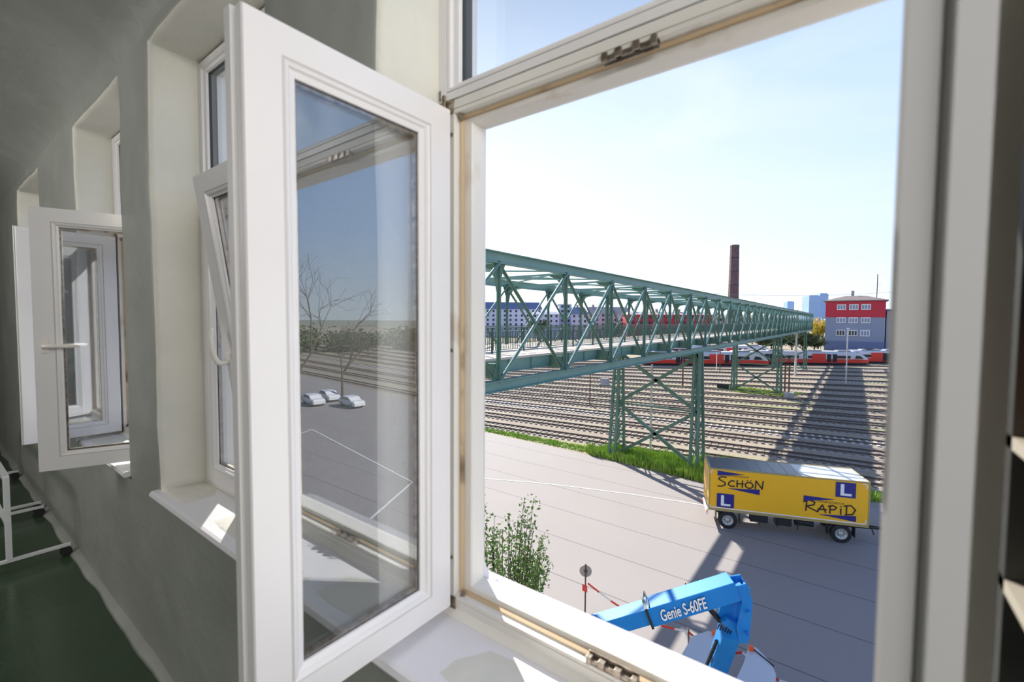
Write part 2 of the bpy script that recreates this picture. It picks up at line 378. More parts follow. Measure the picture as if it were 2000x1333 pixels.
# ------------------------------------------------------------------ windows
SZ0, SZ1 = .868, 2.162
def sash(parent, loc, ang, wd, right=False, tilt=None, handle=None, z0=SZ0, z1=SZ1, name='sash', label=None):
    """hinge axis at local origin, sash runs +x (or -x), room face at y=0, outer face y=.055"""
    h = z1-z0
    root = empty(name, parent, loc, (0, 0, ang))
    if tilt: root.rotation_euler = (tilt, 0, ang)
    if label: root['label'] = label
    sgn = -1 if right else 1
    def put(mb, nm, mats, **k):
        if right: mb.mirror_x()
        return mb.build(nm, mats, root, **k)
    pr = [(0, 0, 0), (.070, 0, 1), (.0725, .002, 1), (.075, 0, 0), (.084, .003, 0), (.088, .011, 0), (.0945, .013, 0), (.0945, .020, 2), (.090, .0205, 2), (.090, .037, 2), (.0945, .0375, 0), (.0945, .043, 0), (.083, .047, 0), (.079, .052, 0), (.074, .0535, 0),
          (.072, .055, 1), (.0695, .0535, 1), (.067, .055, 0), (.007, .055, 0), (.005, .051, 0), (.005, .031, 1), (.0075, .030, 1), (.0075, .024, 1), (.002, .024, 0), (0, .022, 0)]
    mb = MB(); mb.frame(0, wd, 0, h, pr, 1.06, .93)
    put(mb, 'sash_frame', [M['white'], M['groove'], M['seal']])
    put(MB().box(.097, wd-.097, .0215, .0365, .0845, h-.0845), 'glass_pane', M['glass'])
    # spacer bar of the double glazing
    mb = MB(); mb.frame(.0975, wd-.0975, .087, h-.087, [(0, .0235), (.009, .0235), (.009, .0345), (0, .0345)])
    put(mb, 'glazing_spacer', M['steel'])
    if handle is not None:
        hz, ha = handle      # height, lever angle from straight up
        x = wd-.040
        mb = MB(); mb.box(x-.014, x+.014, -.008, 0, hz-.035, hz+.035); 
        hd = put(mb, 'window_handle', M['plastic'], bevel=.003)
        mb = MB(); d = Vector((math.sin(ha), 0, math.cos(ha)))
        c = Vector((x, 0, hz)); pts = [c+Vector((0, -.006, 0)), c+Vector((0, -.030, 0)), c+Vector((0, -.043, 0))+d*.006, c+Vector((0, -.050, 0))+d*.022, c+Vector((0, -.053, 0))+d*.06, c+Vector((0, -.050, 0))+d*.10, c+Vector((0, -.042, 0))+d*.128, c+Vector((0, -.038, 0))+d*.134]
        mb.tube(pts, [.009, .009, .010, .010, .0095, .009, .008, .004], 10)
        if right: mb.mirror_x()
        mb.build('handle_lever', M['plastic'], hd, smooth=True)
    return root
def window(n, x0, x1, sashes, label, xm=None):
    root = empty('window_%d' % n, None, (x0, YFR, 0)); root['kind'] = 'structure'; root['label'] = label
    wd = x1-x0
    # outer frame (two openings sharing the transom)
    pr = [(0, .10, 0), (0, 0, 0), (.034, 0, 0), (.036, .003, 1), (.038, 0, 0), (.052, 0, 0), (.052, .018, 0), (.056, .018, 1), (.056, .030, 1), (.062, .030, 0), (.083, .033, 0), (.086, .037, 0), (.086, .080, 0), (.074, .10, 0)]
    mb = MB(); mb.frame(0, wd, ZS+.015, 2.185, pr, .98, .62)
    mb.build('window_frame', [M['white_dirty'], M['gasket']], root)
    # gasket bead in the rebate
    mb = MB(); mb.frame(.0515, wd-.0515, ZS+.015+.0325, 2.185-.0325, [(0, .019), (.007, .017), (.012, .024), (.010, .0305), (0, .0305)], 1, .7)
    mb.build('gasket', M['gasket'], root)
    # upper light
    pu = [(0, .10, 0), (0, -.004, 0), (.026, -.004, 0), (.028, -.001, 1), (.030, -.004, 0), (.040, -.004, 0), (.044, .006, 0), (.058, .010, 0), (.061, .020, 2), (.066, .022, 2), (.066, .052, 2), (.062, .054, 0), (.062, .062, 0), (.05, .068, 0), (.04, .10, 0)]
    mb = MB(); mb.frame(0, wd, 2.187, ZT-.01, pu, 1, .72)
    fr = mb.build('fanlight_frame', [M['white'], M['groove'], M['seal']], root)
    MB().box(.064, wd-.064, .026, .046, 2.187+.045, ZT-.055).build('glass_pane', M['glass2'], root)
    # sill board
    mb = MB(); mb.prism([(0-.03, YIN-.028-YFR, ZS-.028), (-.03, YIN-.034-YFR, ZS-.016), (-.03, YIN-.028-YFR, ZS-.004), (-.03, YIN-.018-YFR, ZS), (-.03, .10, ZS+.004), (-.03, .10, ZS-.028)], (wd+.06, 0, 0))
    sb = mb.build('window_sill', M['sill'], root)
    mb = MB(); mb.prism([(.0, -.02, ZS+.003), (0, .0, ZS+.016), (0, .01, ZS+.003)], (wd, 0, 0)); mb.build('sill_trim', M['white_dirty'], root)
    # outside sheet sill
    mb = MB(); mb.prism([(0, .095, ZS+.045), (0, .20, ZS+.01), (0, .20, ZS-.005), (0, .095, ZS+.03)], (wd, 0, 0)); mb.build('outer_sill', M['conc'], root)
    return root
w1 = window(1, *WIN[1], None, 'large open white casement window in front, looking out over the rail yard')
w2 = window(2, *WIN[2], None, 'white window behind the open sash, its right casement tilted inwards')
w3 = window(3, *WIN[3], None, 'further white window with both casements swung open into the room')
w4 = window(4, *WIN[4], None, 'farthest white window in its recess, closed, mostly hidden')
x0 = WIN[1][0]
s1 = sash(w1, (-.005, -.005, SZ0), -PI/2, .50, label='open left casement seen from its outer face, reflecting the yard')
s1r = sash(w1, (1.006, -.005, SZ0), math.radians(82), .41, right=True, label='open right casement edge at right of the view')
sash(w2, (.045, -.022, SZ0), 0, .475, label='closed left casement')
sash(w2, (1.01, -.016, SZ0), 0, .505, right=True, tilt=math.radians(8.2), handle=(.60, math.radians(2)), label='casement tilted inwards with white lever handle')
sash(w3, (-.0, -.005, SZ0), -PI/2, .46)
sash(w3, (.955, -.01, SZ0), math.radians(69), .51, right=True, handle=(.62, -PI/2), label='open casement with white lever handle')
sash(w4, (.045, -.022, SZ0), 0, .52); sash(w4, (1.075, -.022, SZ0), 0, .51, right=True)
def hinge(parent, x, z, up=1, nm='hinge'):
    mb = MB(); mb.tube([(x, -.006, z-.028), (x, -.006, z+.028)], .0055, 8); mb.box(x-.004, x+.028, -.003, 0, z-.02, z+.02)
    mb.tube([(x-.016, -.004, z+.02*up), (x-.016, -.004, z+.045*up)], .0035, 6); mb.box(x-.02, x+.03, -.004, .006, z+.010*up-.004, z+.010*up+.004)
    mb.tube([(x+.034, .01, z-.01*up), (x+.046, .014, z-.035*up)], .006, 6)
    return mb.build(nm, M['steel'], parent)
s1r.scale = (1, .9, 1)
hinge(w1, .022, 2.172); hinge(w1, .030, .875, -1, 'hinge')
hinge(w3, .025, 2.172); hinge(w3, .03, .88, -1, 'hinge')
# locking plates of the front window and small screws
def striker(parent, x, z, up, nm='lock_plate'):
    mb = MB(); a = .0
    mb.box(x, x+.112, -.002, .012, z-.004, z+.006); mb.box(x, x+.112, .009, .013, z-.008, z+.016)
    for k in (0, .1): mb.box(x+k, x+k+.012, -.006, .010, z-.005, z+.012)
    mb.box(x+.028, x+.042, -.006, .006, z-.004, z+.013); mb.box(x+.064, x+.078, -.006, .006, z-.004, z+.013)
    return mb.build(nm, M['steel'], parent, bevel=.0012)
striker(w1, -.42-x0, 2.147, -1); striker(w1, -.435-x0, .905, 1)
mb = MB()
for z in (2.10, 1.55, 1.0): mb.tube([(.045, -.001, z), (.045, -.004, z)], .005, 8)
mb.build('screw_heads', M['steel'], w1)
# weathering strips (brown line in the rebate), all round the front window
mb = MB(); mb.frame(.0585, WIN[1][1]-x0-.0585, ZS+.052, 2.185-.038, [(0, .0285), (.004, .0270), (.004, .0298), (0, .0298)], 1, .8); mb.build('seal_line', M['gasket'], w1)
# corner of foam and plaster outside, bottom left of the front window
mb = MB(); pts = [(.072, .93-ZS+ZS)]
arc = [(.056+.045*(1-math.cos(t)), .905+.045*(1-math.sin(t))) for t in [k*PI/2/8 for k in range(9)]]
mb.prism([(.03, .10, .86), (.16, .10, .86)]+[(x, .10, z) for x, z in arc[::-1]]+[(.03, .10, .96)], (0, .02, 0)); mb.build('plaster_fillet', M['white'], w1)
# ------------------------------------------------------------------ rolling racks on the floor
def rack(x0, x1, label):
    r = thing('rolling_rack', label, 'rack', (x0, 0, 0), group='rolling racks along the window wall')
    Lx = x1-x0
    for xx in (0, Lx):
        f = MB().bar((xx, .05, .075), (xx, .625, .075), .022, .022).build('foot', M['chrome'], r, bevel=.004)
        for yy in (.60, .08):
            mb = MB(); mb.tube([(xx-.014, yy, .032), (xx+.014, yy, .032)], .031, 14); mb.box(xx-.018, xx+.018, yy-.012, yy+.012, .04, .064); mb.build('castor', M['black'], f)
        MB().bar((xx, .34, .08), (xx, .34, .62), .03, .03).build('upright', M['chrome'], r, bevel=.004)
    MB().bar((0, .34, .61), (Lx, .34, .61), .03, .03).build('top_rail', M['chrome'], r); MB().bar((0, .34, .30), (Lx, .34, .30), .02, .02).build('lower_rail', M['chrome'], r)
rack(-5.28, -4.26, 'nearest low white tubular rack on black castors beside the wall')
rack(-6.70, -5.42, 'farther low white tubular rack on black castors, second along the wall')
# ------------------------------------------------------------------ shelf at the extreme right
sh = thing('storage_shelf', 'dark out-of-focus shelf at the extreme right edge behind the open sash', 'shelf', (.119, .44, 0))
for xx in (0, .5):
    for yy in (0, .17): MB().box(xx, xx+.02, yy, yy+.02, 0, 2.2).build('post', M['wood'], sh)
for z in (1.37, 1.505, 1.97): MB().box(.0, .52, .0, .19, z+.008, z+.02).build('shelf_board', M['ledge'], sh)
MB().box(.0, .52, .02, .19, .2, .22).build('shelf_board', M['wood'], sh)
for z0, z1, m, nm, lb in ((1.527, 1.625, 'cardboard', 'storage_box', 'brown box on the dark shelf at the right edge'), (1.392, 1.50, 'wood', 'storage_box', 'black box on the lower board of the dark right edge shelf'), (1.99, 2.19, 'wood', 'storage_box', 'black box on the top board of the dark right edge shelf'), (1.625, 1.92, 'dark', 'storage_box', 'flat black case stacked above the brown box at right edge')):
    o = MB().box(0, .46, 0, .15, 0, z1-z0).build(nm, M[m], bevel=.004); o.location = (.122+.024, .44+.022, z0+.002); tag(o, lb, 'box')
# ================================================================== OUTSIDE GROUND
def ground():
    # lot boundary (edge of asphalt) as x -> y
    bd = [(-160, 26), (-60, 34.5), (-31, 36.8), (-18.5, 36.1), (-8.7, 35.0), (-2, 36.6), (2.3, 38.7), (30, 42), (60, 46), (160, 60)]
    mb = MB()
    for (xa, ya), (xb, yb) in zip(bd, bd[1:]): mb.poly([(xa, 1, G), (xb, 1, G), (xb, yb, G), (xa, ya, G)])
    tag(mb.build('trim_1', M['asphalt']), 'pale concrete and asphalt yard below the window', kind='structure')
    mb = MB()
    for (xa, ya), (xb, yb) in zip(bd, bd[1:]): mb.poly([(xa, ya, G), (xb, yb, G), (xb*4, 420, G), (xa*4, 420, G)])
    mb.poly([(-640, -10, G-.02), (-160, -10, G-.02), (-160, 26, G-.02), (-640, 420, G-.02)]); mb.poly([(160, -10, G-.02), (640, -10, G-.02), (640, 420, G-.02), (160, 60, G-.02)])
    tag(mb.build('trim_2', M['yard']), 'gravel and weeds between the railway tracks', kind='structure')
    mb = MB(); n = 48
    mb.poly([(5000*math.cos(2*PI*k/n), 5000*math.sin(2*PI*k/n), G-.3) for k in range(n)]); tag(mb.build('trim_3', M['hill']), 'distant land', kind='structure')
ground()
# white edge line on the lot
a, b = onZ(951, 935, G), onZ(1345, 986, G)
pts = [onZ(px, py, G) for px, py in ((900, 926), (951, 936), (1040, 943), (1130, 953), (1230, 966), (1345, 983), (1420, 996))]
mb = MB()
for p, q in zip(pts, pts[1:]): mb.bar((p.x, p.y, G+.012), (q.x, q.y, G+.012), .12, .01)
tag(mb.build('painted_line', M['mark']), 'thin white painted line along the edge of the yard', 'road marking')
# parking bay lines seen mirrored in the open casement (they lie to the right)
mb = MB()
for p, q in (((24, 22), (45, 26)), ((45, 26), (40, 16)), ((24, 22), (19, 12)), ((19, 12), (40, 16)), ((14, 9), (44, 12))): mb.bar((*p, G+.012), (*q, G+.012), .14, .01)
tag(mb.build('painted_bays', M['mark']), 'white parking bay lines mirrored in the open casement glass', 'road marking')
# ------------------------------------------------------------------ railway tracks
def interp(t, tab):
    for (a, va), (b, vb) in zip(tab, tab[1:]):
        if t <= b: return va+(vb-va)*(t-a)/(b-a)
    return tab[-1][1]
ANG = [(30, 5), (42.7, 5.7), (61.6, 8.6), (90, 14), (125, 25), (153, 35), (240, 38)]
track_y = [42.7, 47.4, 52.0, 56.6, 61.6, 66.4, 71.4, 77, 83, 89.5, 97, 105, 114, 124, 134, 143.5, 153, 161]
for i, y0 in enumerate(track_y):
    an = math.radians(interp(y0, ANG)); far = y0 > 100
    x_a, x_b = (-120, 230) if far else (-80, 230)
    t = thing('railway_track', 'straight railway track crossing the yard, one of the parallel tracks', 'railway track', (0, y0, G), an, 'parallel railway tracks of the yard')
    mb = MB(); mb.prism([(x_a, -1.5, .0), (x_a, -1.2, .10), (x_a, 1.2, .10), (x_a, 1.5, 0)], (x_b-x_a, 0, 0)); mb.build('ballast_bed', M['ballast'], t)
    mb = MB(); st = .65; x = x_a
    while x < x_b: mb.box(x, x+.26, -1.28, 1.28, .08, .155); x += st
    mb.build('sleepers', M['sleeperw' if i in (3, 12, 15) else 'sleeper'], t, kind='stuff')
    for s in (-.75, .75): MB().box(x_a, x_b, s-.045, s+.045, .13, .30).build('rail', M['steelrail'], t)
# ------------------------------------------------------------------ footbridge
YB0, YB1, PAN = 3.2, 157.7, 4.54
npan = 34; BX0, BX1 = -16.5, -9.85; BT0, BT1 = 3.56, 3.95; BB0, BB1 = -.85, -.47
bridge = thing('footbridge', 'long green steel lattice footbridge spanning the railway tracks', 'bridge', (BX1, YB0, BB0))
def bp(mb, nm, m='bridge', **k): return mb.build(nm, M[m], bridge, world=True, **k)
YE = YB0+npan*PAN
for X in (BX1, BX0):
    mb = MB(); mb.box(X-.02, X+.02, YB0, YE, BT0, BT1); mb.box(X-.17, X+.17, YB0, YE, BT1-.03, BT1); mb.box(X-.10, X+.10, YB0, YE, BT0, BT0+.03); bp(mb, 'top_chord')
    mb = MB(); mb.box(X-.02, X+.02, YB0, YE, BB0, BB1); mb.box(X-.17, X+.17, YB0, YE, BB0, BB0+.03); mb.box(X-.14, X+.14, YB0, YE, BB1-.03, BB1); bp(mb, 'bottom_chord')
proto = {}
for si, X in enumerate((BX1, BX0)):
    sg = -1 if si == 0 else 1          # towards the inside of the bridge
    for k in range(npan+1):
        y = YB0+k*PAN+.02
        big = k % 11 == 7
        loc = (X-BX1, y-YB0, 0)
        def inst(key, make):
            if key not in proto:
                o = make(); proto[key] = o
            else:
                o = proto[key].copy(); COL.objects.link(o); o.parent = bridge
            o.location = loc; return o
        def mk_post():
            w_ = .30 if big else .16
            mb = MB(); mb.box(-w_/2, w_/2, -.03, .03, .3, 4.5); mb.box(-.02, .02, -w_*.55, w_*.55, .3, 4.5)
            g = [(0, 0, 4.42), (sg*.9, 0, 4.42), (sg*.45, 0, 4.22), (sg*.22, 0, 3.95), (sg*.10, 0, 3.4), (0, 0, 3.0)]
            mb.prism(g, (0, .03, 0)); mb.prism([(-.025, -.35, 4.42), (-.025, .35, 4.42), (-.025, .12, 3.9), (-.025, -.12, 3.9)], (.03, 0, 0)); mb.prism([(-.025, -.35, .38), (-.025, .35, .38), (-.025, .12, .9), (-.025, -.12, .9)], (.03, 0, 0))
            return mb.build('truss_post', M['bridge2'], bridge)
        inst(('post', si, big), mk_post)
        if k < npan:
            def mk_d(a):
                def f():
                    mb = MB(); z0, z1 = (.38, 4.42) if a else (4.42, .38); xo = .05 if a else -.05
                    mb.bar((xo, .05, z0), (xo, PAN-.05, z1), .035, .15, (1, 0, 0)); mb.bar((xo, .05, z0), (xo, PAN-.05, z1), .11, .03, (1, 0, 0))
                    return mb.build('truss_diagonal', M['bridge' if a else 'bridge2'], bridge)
                return f
            inst(('d', 1), mk_d(True)); inst(('d', 0), mk_d(False))
    # deck girders
for X in (BX1-.75, BX0+.75):
    mb = MB(); mb.box(X-.02, X+.02, YB0, YE, -.35, .17); mb.box(X-.1, X+.1, YB0, YE, -.35, -.32); 
    y = YB0
    while y < YE: mb.box(X-.09, X+.09, y, y+.03, -.35, .17); y += PAN/3
    bp(mb, 'deck_girder')
bp(MB().box(BX0+.6, BX1-.6, YB0, YE, .14, .23), 'bridge_deck', 'deck')
for k in range(npan+1):
    y = YB0+k*PAN; loc = (0, y-YB0, 0)
    if k == 0:
        mb = MB(); mb.box(BX0-BX1+.1, -.1, -.06, .06, .45, .95); cb0 = mb.build('cross_beam', M['bridge2'], bridge)
        mb = MB(); xm = (BX0-BX1)/2; hw = -xm; pts = [(xm+hw*math.cos(t)*.97, 0, 4.1+.30*math.sin(t)) for t in [j*PI/14 for j in range(15)]]
        for p, q in zip(pts, pts[1:]): mb.bar(p, q, .09, .07)
        mb.bar((BX0-BX1, 0, 4.45), (0, 0, 4.45), .08, .08)
        ar0 = mb.build('arched_strut', M['bridge'], bridge)
        mb = MB(); mb.bar((BX0-BX1, 0, 4.55), (0, PAN, 4.55), .08, .06); mb.bar((0, 0, 4.55), (BX0-BX1, PAN, 4.55), .08, .06); lb0 = mb.build('wind_bracing', M['bridge'], bridge)
    else:
        for o in (cb0, ar0)+((lb0,) if k < npan else ()):
            c = o.copy(); COL.objects.link(c); c.parent = bridge; c.location = loc
for X in (-12.0, -15.4):
    mb = MB(); mb.bar((X, YB0, 1.29), (X, YE, 1.29), .06, .05); mb.bar((X, YB0, .36), (X, YE, .36), .04, .03); mb.bar((X, YB0, 1.12), (X, YE, 1.12), .03, .03)
    y = YB0
    while y < YE:
        mb.box(X-.011, X+.011, y-.011, y+.011, .34, 1.13)
        y += .13
    y = YB0
    while y < YE: mb.box(X-.03, X+.03, y-.03, y+.03, .2, 1.29); y += PAN/2
    bp(mb, 'railing', 'rail')
# bridge piers: two battered lattice legs with cross bracing
def pier(y, label, s=1.0):
    r = thing('bridge_pier', label, 'bridge pier', (0, y, G))
    H = BB0-G
    for xt, xb in ((BX1, -9.75), (BX0, -16.6)):
        mb = MB(); legs = []
        for dx, dy in ((-.2, -1), (.2, -1), (.2, 1), (-.2, 1)):
            p = Vector((xb+dx*1.4, dy*1.0, 0)); q = Vector((xt+dx, dy*.28, H)); legs.append((p, q)); mb.bar(p, q, .20, .20, (0, 1, 0))
        for a_, b_ in ((0, 1), (1, 2), (2, 3), (3, 0)):
            n = 9
            for j in range(n):
                P = legs[a_ if j % 2 else b_]; Q = legs[b_ if j % 2 else a_]
                mb.bar(P[0].lerp(P[1], j/n), Q[0].lerp(Q[1], (j+1)/n), .07, .07, (0, 1, 0))
        mb.build('pier_leg', M['bridge2'], r)
        MB().box(xb-.45, xb+.45, -1.3, 1.3, -.2, .12).build('footing', M['conc'], r)
    # cross braces
    def P(side, t, dy=0): 
        xt, xb = ((BX1, -9.75), (BX0, -16.6))[side]
        return Vector((xb+(xt-xb)*t, dy*(1-.72*t), H*t))
    for t0, t1 in ((.02, .50), (.50, .97)):
        MB().bar(P(0, t0), P(1, t1), .20, .26).build('cross_brace', M['bridge2'], r); MB().bar(P(1, t0), P(0, t1), .20, .26).build('cross_brace', M['bridge2'], r)
    MB().bar(P(0, .97), P(1, .97), .2, .3).build('cap_beam', M['bridge2'], r); MB().bar(P(0, .5), P(1, .5), .1, .14).build('tie_beam', M['bridge2'], r)
pier(37.6, 'nearest green lattice bridge pier standing in bright grass'); pier(86.5, 'second green lattice bridge pier among the tracks, before the trains'); pier(135, 'third bridge pier, farthest along the green footbridge')
# ------------------------------------------------------------------ grass
def grass(name, label, poly, n, h, m='grass'):
    mb = MB(); xs = [p[0] for p in poly]; ys = [p[1] for p in poly]; c = 0
    def inside(x, y):
        r = False
        for (xa, ya), (xb, yb) in zip(poly, poly[1:]+poly[:1]):
            if (ya > y) != (yb > y) and x < (xb-xa)*(y-ya)/(yb-ya)+xa: r = not r
        return r
    while c < n:
        x, y = random.uniform(min(xs), max(xs)), random.uniform(min(ys), max(ys))
        if not inside(x, y): continue
        c += 1; hh = h*random.uniform(.4, 1.2)*(0.6+.8*noise.noise(Vector((x*.8, y*.8, 0)))+.4); a = random.uniform(0, PI); w_ = .05*random.uniform(.6, 1.6); dx, dy = random.uniform(-.15, .15), random.uniform(-.15, .15)
        mb.poly([(x-w_*math.cos(a), y-w_*math.sin(a), G), (x+w_*math.cos(a), y+w_*math.sin(a), G), (x+dx, y+dy, G+max(.05, hh))])
    return tag(mb.build(name, M[m]), label, 'grass', kind='stuff')
grass('grass', 'tall bright green grass around the foot of the nearest pier', [(-19.5, 37.0), (-18, 38.6), (-8, 40), (-6.5, 39.6), (-6.8, 36.2), (-8.7, 35.2), (-12, 35.6), (-18.5, 36.2)], 15000, .75)
grass('grass', 'thin strip of green weeds along the yard edge at left', [(-40, 36.7), (-31, 37.0), (-19.5, 36.6), (-19.5, 38.3), (-40, 38.5)], 5000, .16)
grass('grass', 'low green verge at the right of the yellow trailer', [(-2, 37), (2.3, 38.9), (8, 39.5), (8, 41), (-2, 40.4)], 5000, .32)
grass('grass', 'weeds around the footing of the second pier', [(-20, 84), (-8, 84), (-6, 89), (-18, 90)], 4000, .35)
# ------------------------------------------------------------------ trailer
def trailer():
    wl, wr = onZ(1421, 1034, G), onZ(1643, 1062, G); d = (wr-wl).normalized(); an = math.atan2(d.y, d.x); AX = (wr-wl).length
    t = thing('box_trailer', 'yellow two-axle box trailer with navy driving school lettering parked below the bridge', 'trailer', (wl.x, wl.y, G), an)
    # local: x along trailer, y=0 near side, y=2.45 far side
    a, b = -1.05, AX+1.22; z0, z1, W = 1.14, 3.44, 2.42
    body = MB().box(a, b, 0, W, z0, z1, 0).build('box_body', M['yellow'], t)
    mb = MB()
    for X in (a, b-.05): 
        for Y in (-.015, W-.045): mb.box(X-.01, X+.06, Y, Y+.06, z0-.02, z1+.02)
    for Z in (z0-.12, z1-.02): mb.box(a, b, -.018, .05, Z, Z+.08 if Z > 2 else Z+.13); mb.box(a, b, W-.05, W+.018, Z, Z+.08 if Z > 2 else Z+.13)
    mb.box(a-.012, a+.04, 0, W, z1-.02, z1+.05); mb.box(b-.04, b+.012, 0, W, z1-.02, z1+.05); mb.build('edge_frame', M['trim'], t)
    MB().box(a+.03, b-.03, .03, W-.03, z1, z1+.035).build('roof', M['roofm'], t)
    for k in range(7): MB().box(a+.12+k*.66, a+.12+k*.66+.63, .1, W-.12, z1+.034, z1+.055).build('roof_panel', M['roofd'], t)
    # chassis
    mb = MB(); 
    for Y in (.75, W-.75): mb.bar((a+.1, Y, .98), (b-.1, Y, .98), .10, .24)
    for k in range(6): mb.bar((a+.3+k*1.4, .2, 1.0), (a+.3+k*1.4, W-.2, 1.0), .08, .12)
    mb.box(1.2, 2.1, .15, .55, .55, .95); mb.box(2.5, 3.3, .2, .7, .5, .95); mb.tube([(3.5, .45, .75), (4.4, .45, .75)], .2, 12)
    for X in (1.7, 2.6, 3.6): mb.bar((X, .2, .4), (X, .2, 1.0), .05, .05)
    mb.build('chassis', M['dark'], t)
    for X in (0, AX):
        MB().tube([(X, .2, .5), (X, W-.2, .5)], .07, 10).build('axle', M['dark'], t)
        for Y, s in ((.02, 1), (W-.30, -1)):
            mb = MB(); R_ = .50
            prf = [(.30, 0), (.42, -.005), (.49, .02), (.505, .07), (.505, .21), (.49, .26), (.42, .285), (.30, .28)]
            mb.loft([[(X+r*math.cos(q), Y+yy, .5+r*math.sin(q)) for q in [j*2*PI/28 for j in range(28)]] for r, yy in prf], cap=False); tyre = mb.build('wheel', M['tyre'], t, smooth=True)
            mb = MB(); prf = [(.30, .01), (.285, .0), (.27, .03), (.20, .10), (.11, .09), (.10, .03), (.0001, .02)]
            mb.loft([[(X+r*math.cos(q), Y+(yy if s > 0 else .28-yy), .5+r*math.sin(q)) for q in [j*2*PI/24 for j in range(24)]] for r, yy in prf], cap=False)
            mb.build('rim', M['rim'], tyre, smooth=True)
            mb = MB()
            for j in range(8): q = j*PI/4; cx, cz = X+.16*math.cos(q), .5+.16*math.sin(q); yy = Y+.075 if s > 0 else Y+.205; mb.tube([(cx, yy-.02, cz), (cx, yy+.02, cz)], .022, 6)
            mb.build('hub_bolts', M['dark'], tyre)
        for e, sx in ((-.62, 1), (.62, 1)):
            MB().box(X+e-.02, X+e+.02, .03, .40, .38, 1.0).build('mud_flap', M['black'], t)
    MB().box(a-.06, a+.02, .1, W-.1, .68, .86).build('rear_bumper', M['wprint'], t)
    for Y in (.15, W-.45): MB().box(a-.08, a-.05, Y, Y+.3, .70, .82).build('tail_light', M['red'], t)
    mb = MB(); mb.bar((AX, .9, .62), (b+1.25, W/2-.05, .62), .08, .10); mb.bar((AX, W-.9, .62), (b+1.25, W/2+.05, .62), .08, .10); mb.bar((b+1.15, W/2, .62), (b+1.5, W/2, .62), .07, .07); mb.bar((b+.6, W/2, .62), (b+.75, W/2, .2), .05, .05)
    mb.build('drawbar', M['dark'], t)
    # rear doors furniture (thin locking bars)
    mb = MB()
    for Y in (.5, .9, 1.5, 1.9): mb.tube([(a-.03, Y, z0+.1), (a-.03, Y, z1-.1)], .018, 6)
    mb.build('door_bars', M['alu'], t)
    # ---------------- lettering on the near side; u from rear end, v from box bottom, y = -.006
    Lb = b-a; e = -.012
    def q(u, v): return (a+u*Lb, e, z0+v*(z1-z0))
    def flat(pts, nm, m, th=.01): return MB().prism([q(u, v) for u, v in pts], (0, -th, 0)).build(nm, M[m], t)
    flat([(.050, .86), (.050, .99-.01), (.265, .955)], 'blue_wedge', 'navy') if False else None
    flat([(.055, .845), (.055, .97), (.235, .925)], 'blue_wedge', 'navy'); flat([(.125, .545), (.335, .455), (.335, .59)], 'blue_wedge', 'navy')
    flat([(.610, .565), (.610, .43), (.800, .535)], 'blue_wedge', 'navy'); flat([(.70, .145), (.925, .055), (.925, .19)], 'blue_wedge', 'navy')
    for u, v, s in ((.055, .05, .115), (.80, .61, .118)):
        du = s; dv = s*Lb/(z1-z0)*.88
        sq = flat([(u, v), (u+du, v), (u+du, v+dv), (u, v+dv)], 'learner_plate', 'navy')
        mb = MB(); o_ = -.016
        def qq(x, y): p = q(u+du*x, v+dv*y); return (p[0], p[1]+o_+.004, p[2])
        mb.prism([qq(.24, .12), (qq(.80, .12)), qq(.80, .27), qq(.42, .27), qq(.42, .88), qq(.24, .88)], (0, -.006, 0)); mb.build('letter_l', M['wprint'], sq)
    # white corner and base markings
    mb = MB(); c = .006
    def strip(u0, u1, v0, v1): mb.box(a+u0*Lb, a+u1*Lb, e-.004, e+.004, z0+v0*(z1-z0), z0+v1*(z1-z0))
    strip(.008, .985, .015, .038); strip(.008, .014, .015, .09); strip(.979, .985, .015, .12); strip(.008, .03, .955, .97); strip(.008, .014, .88, .97); strip(.955, .985, .955, .97); strip(.979, .985, .86, .97)
    mb.build('white_marking', M['wprint'], t)
    # brush lettering drawn as strokes: letter boxes in (0..1, 0..1)
    def arcp(cx, cy, rx, ry, a0, a1, n=14): return [(cx+rx*math.cos(math.radians(a0+(a1-a0)*k/n)), cy+ry*math.sin(math.radians(a0+(a1-a0)*k/n))) for k in range(n+1)]
    GL = {'S': [[(.95, .95), (.6, 1.0), (.2, .9), (.12, .7), (.45, .55), (.8, .42), (.85, .2), (.5, .02), (.0, .0)]],
          'C': [[(.95, .85), (.6, .95), (.15, .6), (.1, .25), (.45, .02), (.98, .1)]],
          'H': [[(.1, 1), (.1, 0)], [(.85, 1), (.85, 0)], [(.0, .5), (1, .55)]],
          'O': [arcp(.5, .5, .45, .48, 0, 360, 18)],
          'Ö': [arcp(.5, .42, .45, .42, 0, 360, 18), [(.28, 1.06), (.30, 1.10)], [(.68, 1.08), (.70, 1.12)]],
          'N': [[(.05, 0), (.12, 1), (.85, .05), (.95, 1.05)]],
          'R': [[(.15, 0), (.2, .95)], [(-.05, .85), (.4, 1.05), (.85, .9), (.8, .65), (.2, .45), (.55, .25), (1.15, .0)]],
          'A': [[(.0, 0), (.5, .95), (.85, .0)], [(.1, .35), (.95, .38)]],
          'P': [[(.2, 0), (.2, .95)], [(.0, .85), (.5, 1.0), (.9, .8), (.7, .5), (.2, .42)]],
          'i': [[(.5, .0), (.5, .65)], [(.5, .88), (.52, .93)]],
          'D': [[(.2, .02), (.2, .95)], [(-.05, .9), (.6, 1.0), (1.0, .6), (.75, .1), (.1, .0)]]}
